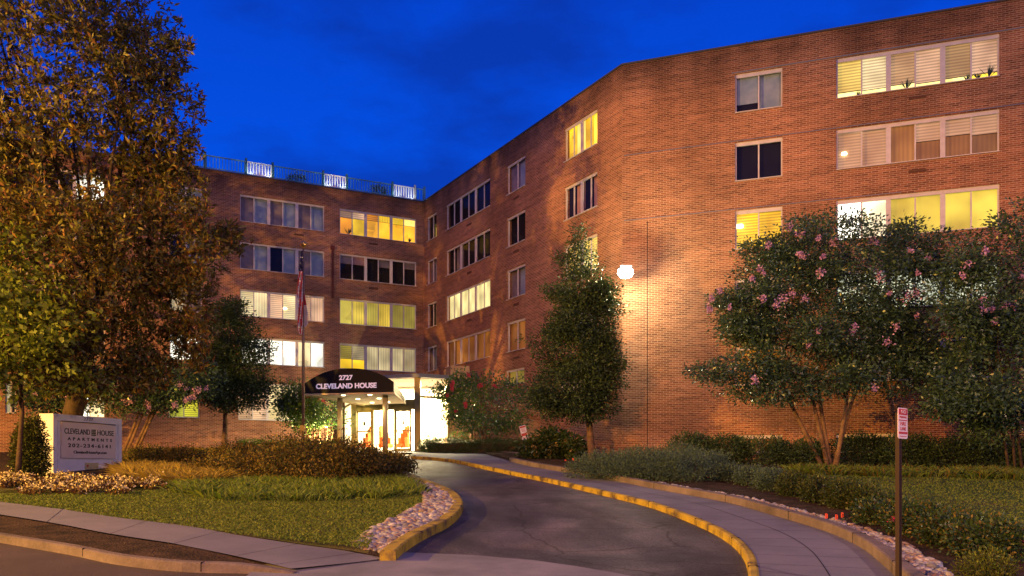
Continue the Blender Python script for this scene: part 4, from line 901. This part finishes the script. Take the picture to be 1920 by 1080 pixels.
o = ribbon('hedge_kerb', [Vector((-3.9, 44.6, 0)), Vector((-1.0, 42.6, 0)), Vector((.4, 40.4, 0))], .15, -.05, .25, M['kerbc'], side=1); struct(o)
shrub('box_bush', 'small rounded bush at the lobby end of the clipped hedge', 'shrub', [dell(797, 44.2, .65, .7, .4)], 260, 11, .06, .05, .035, [LM['bx']])
shrub('rose_bush', 'straggly flowering bush in front of the right lobby glass', 'shrub', [dell(808, 45.2, .7, 1.0, .4)], 130, 10, .08, .06, .045, [LM['crapeg'], LM['redb']], [.8, .2])
shrub('rose_bush', 'straggly green bush with red flowers at the pier foot', 'shrub', [dell(862, 44.6, 1.3, 1.1, .5)], 260, 10, .1, .07, .05, [LM['crapeg'], LM['redb']], [.85, .15])
shrub('hydrangea_bush', 'hydrangea with faded brown flower heads at the end of the pavement', 'shrub', [dell(1035, 36.6, 2.1, 1.25, .9), dell(1000, 36.4, 1.0, .8, .7), dell(1075, 35.6, .9, .95, .7)], 620, 8, .13, .16, .11, [LM['bx'], LM['arb']], [.6, .4], extra=(LM['hyd'], 22, .055, 22))
# spiraea / juniper mass
jl = [(1120, 893, 80, 42, 'at its left end nearest the tree trunk'), (1175, 897, 95, 50, 'second from the left'), (1235, 900, 100, 56, 'in the middle above the gravel'), (1290, 903, 100, 60, 'tallest one, above the marker flags'), (1335, 898, 70, 48, 'at its right end before the glossy laurel'), (1205, 884, 90, 46, 'in the back row against the wall joint'), (1275, 884, 90, 50, 'in the back row right of the wall joint')]
for u, v, w_, h_, s_ in jl:
    e = gell(u, v, w_, h_, 1.0, .2); shrub('juniper_bush', 'feathery grey-green bush of the wall bed, '+s_, 'shrub', [e, (e[0]+Vector((-.5, .4, -.15)), (e[1][0]*.7, .8, e[1][2]*.7))], 520, 13, .10, .075, .022, [LM['jun']], group='feathery bushes in the wall bed', up=.4)
ll = [(1290, 32.5, 1.9, 1.15, 'left end'), (1360, 32.2, 1.9, 1.1, 'below the basement window'), (1430, 31.6, 1.9, 1.05, 'beside the basement window edge'), (1500, 31.4, 1.7, .95, 'left of the crape myrtle stems'), (1610, 32.0, 2.3, 1.15, 'right of the crape myrtle stems'), (1700, 31.2, 2.3, 1.15, 'behind the sign post'), (1790, 30.6, 2.3, 1.1, 'right of the sign post'), (1880, 30.0, 2.3, 1.1, 'under the edge tree'), (1980, 29.4, 2.4, 1.1, 'beyond the picture edge')]
for u, d, w_, h_, s_ in ll:
    shrub('laurel_bush', 'glossy dark laurel along the wall, '+s_, 'shrub', [dell(u, d, w_, h_, .8, .2), dell(u+22, d+.3, w_*.7, h_*.9, .7, .2)], 560, 10, .10, .10, .045, [LM['holly']], group='glossy laurels along the wall', up=.5)
# low shrubs along the right kerb and roses
kl = [(1370, 903, 50, 30), (1405, 910, 55, 34), (1445, 920, 60, 38), (1490, 930, 62, 42), (1535, 942, 62, 46), (1580, 952, 62, 50), (1620, 958, 55, 44)]
kk = ['farthest, next to the grey-green mass', 'second from the far end', 'third from the far end', 'in the middle of the row', 'just before the yellowish one', 'yellowish one above the marker flags', 'nearest, left of the first rose']
for (u, v, w_, h_), s_ in zip(kl, kk):
    shrub('kerb_shrub', 'low rounded shrub in the kerb row, '+s_, 'shrub', [gell(u, v, w_, h_, .55, .2)], 330, 12, .07, .06, .03, [LM['jun']] if u < 1480 else [LM['arb'], LM['bx']], None if u < 1480 else [.6, .4], group='low shrubs along the retaining kerb', up=.4)
rl = [(1655, 982, 95, 38), (1720, 1002, 115, 52), (1790, 1022, 125, 60), (1850, 1045, 130, 62), (1715, 974, 80, 18), (1795, 996, 90, 24), (1895, 1030, 60, 34)]
rk = ['nearest the row of low shrubs', 'just behind the sign post', 'tall one right of the post', 'nearest the camera', 'back one behind the post', 'back one at the lawn edge', 'small one at the picture edge']
for (u, v, w_, h_), s_ in zip(rl, rk):
    shrub('rose_bush', 'sprawling rose bush with few pink blooms, '+s_, 'shrub', [gell(u, v, w_, h_, .6, .2)], 430, 9, .09, .062, .036, [LM['bx'], LM['brown']], [.84, .16], group='rose bushes beside the lawn', gap=-.8, extra=(LM['rose'], 2, .025, 26))
shrub('golden_shrub', 'small golden-green conifer at the bottom right edge', 'shrub', [gell(1850, 1100, 80, 60, .4, .2)], 260, 12, .05, .045, .02, [LM['arb'], LM['lin']], [.6, .4], up=.6)
# ------------------------------------------------------------------ stones
def stones(name, label, line_pts, n, r0, r1, mats, off=.10, parent=None):
    V = []; Fc = []; mi_ = []
    ico = bmesh.new(); bmesh.ops.create_icosphere(ico, subdivisions=2, radius=1); iv = np.array([v.co[:] for v in ico.verts]); fc = [[v.index for v in f.verts] for f in ico.faces]; ico.free()
    for i in range(n):
        p = line_pts(); r_ = r0+(r1-r0)*random.random()**1.7; sc_ = np.array([r_*random.uniform(.8, 1.4), r_*random.uniform(.8, 1.3), r_*random.uniform(.5, .8)])
        a = random.uniform(0, 6.28); rot = np.array([[math.cos(a), -math.sin(a), 0], [math.sin(a), math.cos(a), 0], [0, 0, 1]])
        q = iv*(1+.16*np.sin(iv[:, [1, 2, 0]]*3+a*3)); q = (q*sc_)@rot.T; b = len(V)*len(iv); V.append(q+np.array([p[0], p[1], g(p[1])+(off(p[0], p[1]) if callable(off) else off)+r_*.25])); Fc += [[j+b for j in f] for f in fc]; mi_ += [i % len(mats)]*len(fc)
    me = bpy.data.meshes.new(name); me.from_pydata(np.concatenate(V).tolist(), [], Fc)
    for m_ in mats: me.materials.append(m_)
    me.polygons.foreach_set('material_index', mi_); me.polygons.foreach_set('use_smooth', [True]*len(Fc)); o = link(bpy.data.objects.new(name, me)); tag(o, label, 'gravel', kind='stuff'); return o
SM = [noisy('river_stone', [(.17, .17, .18), (.30, .29, .31)], 9, .7, bump=.004, bscale=60, island=.35), noisy('river_stone_pale', [(.27, .27, .28), (.42, .40, .40)], 9, .7, bump=.004, bscale=60, island=.3), noisy('river_stone_rust', [(.22, .16, .13), (.34, .25, .20)], 9, .7, island=.3)]
pebA = [G(u, v, .12) for u, v in [(724, 1029), (760, 1008), (800, 990), (838, 972), (856, 952), (858, 940), (845, 927), (820, 914), (790, 905), (762, 895)]]
pebB = [G(u, v, .12) for u, v in [(660, 1017), (690, 997), (730, 975), (770, 955), (793, 944), (796, 932), (793, 924), (775, 912), (758, 903), (745, 897)]]
def pA():
    t = random.random()**1.15*(len(pebA)-1.001); i = int(t); k = random.random(); return pebA[i].lerp(pebA[i+1], t-i).lerp(pebB[i].lerp(pebB[i+1], t-i), k)
stones('river_stones', 'loose pale river stones filling the tip inside the yellow kerb', pA, 3600, .02, .085, SM, off=isoff(.10))
def pB():
    t = random.random()*(len(RT)-9)+1; i = int(t); a = RT[i].lerp(RT[i+1], t-i); dd = (RT[i+1]-RT[i]); n_ = Vector((dd.y, -dd.x, 0)).normalized(); return a+n_*random.uniform(.24, .62 if a.y < 24 else .42)
stones('river_stones', 'narrow strip of river stones behind the retaining kerb', pB, 1700, .018, .06, SM, off=.20)
# ------------------------------------------------------------------ monument sign
e1 = Vector((.2, 1, 0)).normalized(); n1 = Vector((e1.y, -e1.x, 0)); O1 = Vector((-15.6, 29, 0)); LS = 3.62
sg = empty('monument_sign', O1+e1*1.8); sg.location.z = g(30.5); tag(sg, 'pale stone monument sign with dark lettering in the flower bed', 'sign')
sw = noisy('sign_paint', [(.66, .68, .72), (.78, .79, .82)], 1.5, .6)
def sp_(s, z, o=0): q = O1+e1*s+n1*o; return Vector((q.x, q.y, z))
axs = (e1, n1, Z); mb = MB(); mb.box(sp_(LS/2, 2.15, -.27), LS/2-.01, .22, 1.0, axs); mb.build('body', sw, sg)
mb = MB(); mb.box(sp_(LS/2, 3.30, -.26), LS/2, .27, .11, axs); mb.build('cap', sw, sg)
mb = MB()
for a in (.10, LS-.10): mb = MB(); mb.box(sp_(a, 2.17, -.25), .10, .26, 1.02, axs); mb.build('pilaster', sw, sg)
for a in (.29, LS-.29): mb = MB(); mb.box(sp_(a, 2.17, -.045), .045, .045, 1.02, axs); mb.build('pilaster', sw, sg)
panm = noisy('sign_panel_paint', [(.68, .58, .50), (.76, .66, .57)], 2, .6)
mb = MB(); mb.box(sp_((.38+3.24)/2, 2.52, -.02), 1.43, .04, .62, axs); mb.build('panel', panm, sg)
o_ = .024
text('CLEVELAND', 'lettering', sp_(1.17, 2.83, o_), e1, Z, .27, M['dletter'], sg, width=1.30, offset=.003)
text('HOUSE', 'lettering', sp_(2.66, 2.83, o_), e1, Z, .27, M['dletter'], sg, width=.92, offset=.003)
text('APARTMENTS', 'lettering', sp_(1.85, 2.57, o_), e1, Z, .15, M['dletter'], sg, width=2.35, space=1.9, offset=.004)
text('202-234-6141', 'lettering', sp_(1.85, 2.34, o_), e1, Z, .18, M['dletter'], sg, width=2.25, space=1.3, offset=.004)
text('ClevelandHouseApt.com', 'lettering', sp_(1.85, 2.11, o_), e1, Z, .14, M['dletter'], sg, width=1.75, offset=.003)
text('2727', 'lettering', sp_(1.75, 3.30, .012), e1, Z, .17, mat('etched', (.22, .2, .2), .7), sg, width=.5)
mb = MB()   # window-grid emblem between the words
for i in range(4):
    for j in range(4): mb.box(sp_(1.90+i*.062+.02, 2.74+j*.06, o_), .024, .004, .024, axs)
mb.build('emblem', M['dletter'], sg)
mb = MB(); mb.box(sp_(1.98, 1.62, -.03), .34, .02, .12, axs); mb.build('plaque', mat('plaque_cream', (.50, .42, .22), .5), sg)
mb = MB(); mb.box(sp_(1.74, 1.63, -.006), .04, .005, .04, axs); mb.build('emblem', M['red'], sg)
# ------------------------------------------------------------------ flagpole with two flags
pb_ = onG(568.5, 39.5); tp = W(569, 466, 39.5)
fpl = empty('flagpole', pb_); tag(fpl, 'tall slim metal flagpole with a gold ball top in the island shrubs', 'flagpole')
mb = MB(); mb.tube([pb_, tp], [.075, .05], 12); mb.build('pole', M['pole'], fpl, smooth=True)
mb = MB(); mb.lathe(tp, [(.03, 0), (.05, .05), (.13, .10), (.17, .19), (.15, .27), (.06, .33), (0, .34)], 14); mb.build('finial', M['gold'], fpl, smooth=True)
mb = MB(); mb.box(pb_+Vector((0, -.1, 1.35)), .12, .08, .2); mb.build('cleat_box', M['bronze'], fpl)
def flagm(name, label, uv_rows, d, m_, group=None):
    """hanging folded cloth: rows of (v, uL, uR); folds in depth"""
    mb = MB(); n = 14; rows = []
    vs = np.linspace(uv_rows[0][0], uv_rows[-1][0], 30)
    for i, v in enumerate(vs):
        uL = np.interp(v, [r[0] for r in uv_rows], [r[1] for r in uv_rows]); uR = np.interp(v, [r[0] for r in uv_rows], [r[2] for r in uv_rows])
        rows.append([W(uL+(uR-uL)*k/n, v, d-.05-.09*math.sin(k*1.35+i*.16)*(.3+.7*i/29)) for k in range(n+1)])
    for i in range(29):
        for k in range(n): mb.quad([rows[i][k], rows[i][k+1], rows[i+1][k+1], rows[i+1][k]], 0, [(k/n, i/29), ((k+1)/n, i/29), ((k+1)/n, (i+1)/29), (k/n, (i+1)/29)])
    o = mb.build(name, m_, smooth=True); so = o.modifiers.new('s', 'SOLIDIFY'); so.thickness = .012; tag(o, label, 'flag', group); return o
def usflag():
    m = mat('striped_flag', (.6, .1, .08), .8); t = m.node_tree; b = t.nodes['Principled BSDF']; c = nd(t, 'ShaderNodeTexCoord')
    s = nd(t, 'ShaderNodeSeparateXYZ'); t.links.new(c.outputs['UV'], s.inputs[0])
    ph = nd(t, 'ShaderNodeMath', operation='MULTIPLY_ADD'); ph.inputs[1].default_value = 4.5; t.links.new(s.outputs[0], ph.inputs[0])
    y = nd(t, 'ShaderNodeMath', operation='MULTIPLY'); y.inputs[1].default_value = 3.0; t.links.new(s.outputs[1], y.inputs[0]); t.links.new(y.outputs[0], ph.inputs[2])
    fr = nd(t, 'ShaderNodeMath', operation='FRACT'); t.links.new(ph.outputs[0], fr.inputs[0]); gt = nd(t, 'ShaderNodeMath', operation='GREATER_THAN'); gt.inputs[1].default_value = .55; t.links.new(fr.outputs[0], gt.inputs[0])
    x = nd(t, 'ShaderNodeMix', data_type='RGBA'); x.inputs[6].default_value = (.75, .06, .04, 1); x.inputs[7].default_value = (.85, .8, .74, 1); t.links.new(gt.outputs[0], x.inputs[0])
    # canton: blue with pale spots near the top
    vo = nd(t, 'ShaderNodeTexVoronoi'); vo.inputs['Scale'].default_value = 9; mpq = nd(t, 'ShaderNodeMapping'); mpq.inputs['Scale'].default_value = (.35, 3.2, 1); t.links.new(c.outputs['UV'], mpq.inputs[0]); t.links.new(mpq.outputs[0], vo.inputs['Vector'])
    st = nd(t, 'ShaderNodeMath', operation='LESS_THAN'); st.inputs[1].default_value = .28; t.links.new(vo.outputs['Distance'], st.inputs[0])
    bx = nd(t, 'ShaderNodeMix', data_type='RGBA'); bx.inputs[6].default_value = (.02, .02, .09, 1); bx.inputs[7].default_value = (.8, .78, .72, 1); t.links.new(st.outputs[0], bx.inputs[0])
    ct = nd(t, 'ShaderNodeMath', operation='LESS_THAN'); ct.inputs[1].default_value = .24; t.links.new(s.outputs[1], ct.inputs[0])
    y2 = nd(t, 'ShaderNodeMix', data_type='RGBA'); t.links.new(ct.outputs[0], y2.inputs[0]); t.links.new(x.outputs[2], y2.inputs[6]); t.links.new(bx.outputs[2], y2.inputs[7]); t.links.new(y2.outputs[2], b.inputs['Base Color'])
    return m
flagm('national_flag', 'limp stars and stripes flag hanging down the pole', [(470, 565.5, 568), (510, 560, 567.5), (545, 556, 567.5), (556, 556, 567.5), (562, 560, 567.5), (600, 558, 567.5), (618, 557, 567), (628, 563, 566)], 39.4, usflag())
dcf = mat('white_red_flag', (.7, .6, .55), .8); t = dcf.node_tree; b = t.nodes['Principled BSDF']; c = nd(t, 'ShaderNodeTexCoord'); s = nd(t, 'ShaderNodeSeparateXYZ'); t.links.new(c.outputs['UV'], s.inputs[0])
q = nd(t, 'ShaderNodeMath', operation='LESS_THAN'); q.inputs[1].default_value = .33; t.links.new(s.outputs[1], q.inputs[0]); x = nd(t, 'ShaderNodeMix', data_type='RGBA'); x.inputs[6].default_value = (.72, .6, .56, 1); x.inputs[7].default_value = (.45, .03, .04, 1); t.links.new(q.outputs[0], x.inputs[0]); t.links.new(x.outputs[2], b.inputs['Base Color'])
flagm('city_flag', 'smaller limp white and red flag right of the pole', [(552, 569.5, 571), (572, 570, 575), (590, 570, 577), (606, 570, 577.5), (613, 570.5, 573)], 39.45, dcf)
# ------------------------------------------------------------------ no-parking signs
def roadsign(name, label, top, base, wS, hS, yaw, tilt=0, big=True):
    t = empty(name, base); tag(t, label, 'sign'); ax0 = Vector((math.cos(yaw), math.sin(yaw), 0)); nx = Vector((ax0.y, -ax0.x, 0)); rot = Matrix.Rotation(tilt, 3, nx); ex = rot@ax0; ez = rot@Z
    mb = MB()
    if big:   # U-channel post
        top_z = top.z-.05; h_ = (top_z-base.z)/2
        c_0 = Vector((top.x, top.y, base.z+h_))-nx*.03
        mb.box(c_0, .02, .004, h_, (ax0, nx, Z)); mb.box(c_0-ax0*.02-nx*.02, .004, .02, h_, (ax0, nx, Z)); mb.box(c_0+ax0*.02-nx*.02, .004, .02, h_, (ax0, nx, Z))
        mb.box(c_0-ax0*.029+nx*.004, .009, .004, h_, (ax0, nx, Z)); mb.box(c_0+ax0*.029+nx*.004, .009, .004, h_, (ax0, nx, Z))
    else: mb.tube([base-Z*.2, top-ez*hS], .025, 6)
    mb.build('post', M['post'], t); c0 = top-ez*hS/2
    mb = MB(); P = []
    for sx_, sz_ in ((-1, -1), (1, -1), (1, 1), (-1, 1)):
        for k in range(4):
            a = math.atan2(sz_, sx_)+(-.6+.4*k); P.append(c0+ex*(sx_*(wS/2-.03)+.03*math.cos(a))+ez*(sz_*(hS/2-.03)+.03*math.sin(a)))
    mb.quad([p+nx*.003 for p in P]); mb.quad([p-nx*.003 for p in P][::-1])
    for i in range(16): j = (i+1) % 16; mb.quad([P[i]-nx*.003, P[j]-nx*.003, P[j]+nx*.003, P[i]+nx*.003])
    sp__ = mb.build('sign_plate', M['signw'], t)
    def bb(a, c, w2, h2, m_, nm): mb = MB(); mb.box(c0+ex*a+ez*c+nx*.005, w2/2, .0015, h2/2, (ex, nx, ez)); mb.build(nm, m_, sp__)
    W2 = wS*.88
    if big:
        bb(0, hS*.37, W2, hS*.19, M['red'], 'red_band'); text('NO', 'lettering', c0+ez*hS*.37+nx*.009, ex, ez, hS*.17, M['signw'], sp__, extr=.001, width=wS*.5)
        text('PARKING', 'lettering', c0+ez*hS*.20+nx*.006, ex, ez, hS*.10, M['red'], sp__, extr=.001, width=wS*.75)
        bb(0, hS*.10, W2, hS*.03, M['red'], 'red_band')
        text('FIRE', 'lettering', c0-ez*hS*.02+nx*.006, ex, ez, hS*.17, M['red'], sp__, extr=.001, width=wS*.6); text('LANE', 'lettering', c0-ez*hS*.18+nx*.006, ex, ez, hS*.17, M['red'], sp__, extr=.001, width=wS*.6)
        bb(0, -hS*.31, W2, hS*.07, M['red'], 'red_band'); bb(0, -hS*.42, W2*.8, hS*.02, M['red'], 'red_band')
    else:
        bb(0, hS*.40, W2, hS*.12, M['red'], 'red_band')
        for k in range(3): bb(0, hS*(.26-.08*k), W2*.6, hS*.03, M['red'], 'red_band')
        bb(0, -hS*.14, W2, hS*.2, M['red'], 'red_band'); bb(wS*.2, -hS*.38, W2*.4, hS*.06, M['red'], 'red_band'); bb(-wS*.2, -hS*.36, W2*.3, hS*.06, M['red'], 'red_band')
    return t
td = 9.3; roadsign('no_parking_sign', 'narrow red and white NO PARKING FIRE LANE sign on a brown post', W(1692.5, 765, td), onG(1690, td, .1), .27, .335, R(45))
roadsign('warning_sign', 'small tilted red and white sign behind the hydrangea and hedge', W(979, 798, 40.3), onG(986, 40.3), .30, .68, R(-5), tilt=R(14), big=False)
# ------------------------------------------------------------------ marker flags
mf = [(1060, 866, 34.5, 'left of the three by the hydrangea'), (1074, 863, 34.6, 'middle of the three by the hydrangea'), (1086, 867, 34.5, 'right of the three by the hydrangea'), (1288, 897, 26.3, 'left one below the juniper mass'), (1300, 899, 26.0, 'second one below the juniper mass'), (1308, 894, 26.4, 'third one below the juniper mass'), (1327, 897, 25.8, 'right one below the juniper mass'), (1549, 967, 15.9, 'left of the trio by the kerb row'), (1568, 969, 15.7, 'middle of the trio by the kerb row'), (1579, 965, 15.8, 'right of the trio by the kerb row'), (1916, 1041, 13.0, 'alone at the lawn edge')]
for u, v, d, s_ in mf:
    tp_ = W(u, v-4, d); b_ = onG(u, d, .15); t = empty('marker_flag', b_); tag(t, 'small orange marker flag, '+s_, 'marker flag', 'orange marker flags')
    mb = MB(); mb.tube([b_, tp_], .004, 5); mb.build('wire', M['steel'], t)
    k = d/F*10; k = min(k, .13); mb = MB(); yw = Vector((1, .3, 0)).normalized()
    for a, b, c in ((0, .35, 1), (.35, .8, .75)): mb.box(tp_-Z*k*.45+yw*(k*.35*a), k*.22, .002, k*.48*c, (yw, Vector((-.3, 1, 0)).normalized(), Z))
    mb.build('flag', M['flag'], t)
# roof pots against the railing, drive valve cover
for u_, h_ in ((567, .45), (719, .55)):
    c = WA.p(WA.s_of(u_), ZR-.3, -1.2); t = shrub('roof_plant', 'leafy potted plant behind the roof railing, %s' % ('near the middle' if u_ < 600 else 'left of the last lit panel'), 'plant', [(c+Z*.85, (.7, .4, h_))], 160, 9, .1, .1, .05, [LM['crapeg']], base=c, stems=True)
# street light posts that carry the two lamps outside the frame
for i, (p, e, c) in enumerate(SL):
    b_ = Vector((p[0]-1.4, p[1], g(p[1]))); t = empty('street_lamp', b_); tag(t, ('tall street lamp on the pavement left of the sign', 'tall floodlight mast across the street behind the camera', 'tall street lamp across the street to the right')[i], 'street lamp')
    mb = MB(); mb.tube([b_, Vector((b_.x, b_.y, p[2]-.6)), Vector((b_.x+.3, b_.y, p[2]+.15)), Vector((p[0], p[1], p[2]+.2))], [.11, .07, .05, .04], 10); mb.build('post', M['steel'], t, smooth=True)
    mb = MB(); mb.box(Vector(p)+Z*.19, .32, .15, .06); mb.build('lamp_head', M['steel'], t)

# one pendant, glowing blobs imitating reflections in wing C panes, and sill plants
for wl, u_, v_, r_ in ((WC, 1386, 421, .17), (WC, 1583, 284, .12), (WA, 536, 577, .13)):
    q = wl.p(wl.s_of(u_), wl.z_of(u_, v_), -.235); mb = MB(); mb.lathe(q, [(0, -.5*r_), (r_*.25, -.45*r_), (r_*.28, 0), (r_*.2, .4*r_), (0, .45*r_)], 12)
    mb.v = [tuple(Vector(p) + wl.e*((Vector(p)-q).dot(wl.e))*2.2) for p in mb.v]; mb.build('pendant_or_reflection', mat('pendant_reflection_glow', (1, 1, 1), .5, emit=(1, .85, .45), es=14), bld)
for wl, u_, zz, h_ in ((WC, 1700, TOP[0]-HT, .42), (WC, 1855, TOP[0]-HT, .5), (WC, 1815, TOP[0]-HT, .25), (WC, 1610, TOP[0]-HT, .2), (WC, 1835, TOP[0]-HT, .25), (WA, 770, TOP[0]-HT, .3), (WA, 655, TOP[0]-HT, .5), (WB, 1117, TOP[0]-HT, .35)):
    b_ = wl.p(wl.s_of(u_), zz+.08, -.20); n_ = 22; C = np.tile(np.array(b_), (n_, 1)); Dd = np.outer(rng.normal(size=n_), np.array(wl.e))*.55+np.array([0, 0, 1.0])
    leaves('sill_plant', C, Dd, h_, .035, [LM['holly']], bld)

# garden spotlight under the small tree beside the canopy
gp = onG(597, 45.7, .12); t = empty('garden_spotlight', gp); tag(t, 'small ground spotlight under the bright green tree beside the canopy', 'spotlight')
mb = MB(); mb.lathe(gp, [(0, 0), (.05, 0), (.07, .05), (.09, .16), (.08, .18)], 12); mb.build('housing', M['black'], t)
l = lamp('garden_spot_light', 'SPOT', gp+Z*.35, 1500, (1, .85, .30), spot_size=R(120), spot_blend=.6, shadow_soft_size=.06); aim(l, gp+Vector((-.2, 1.6, 3)))
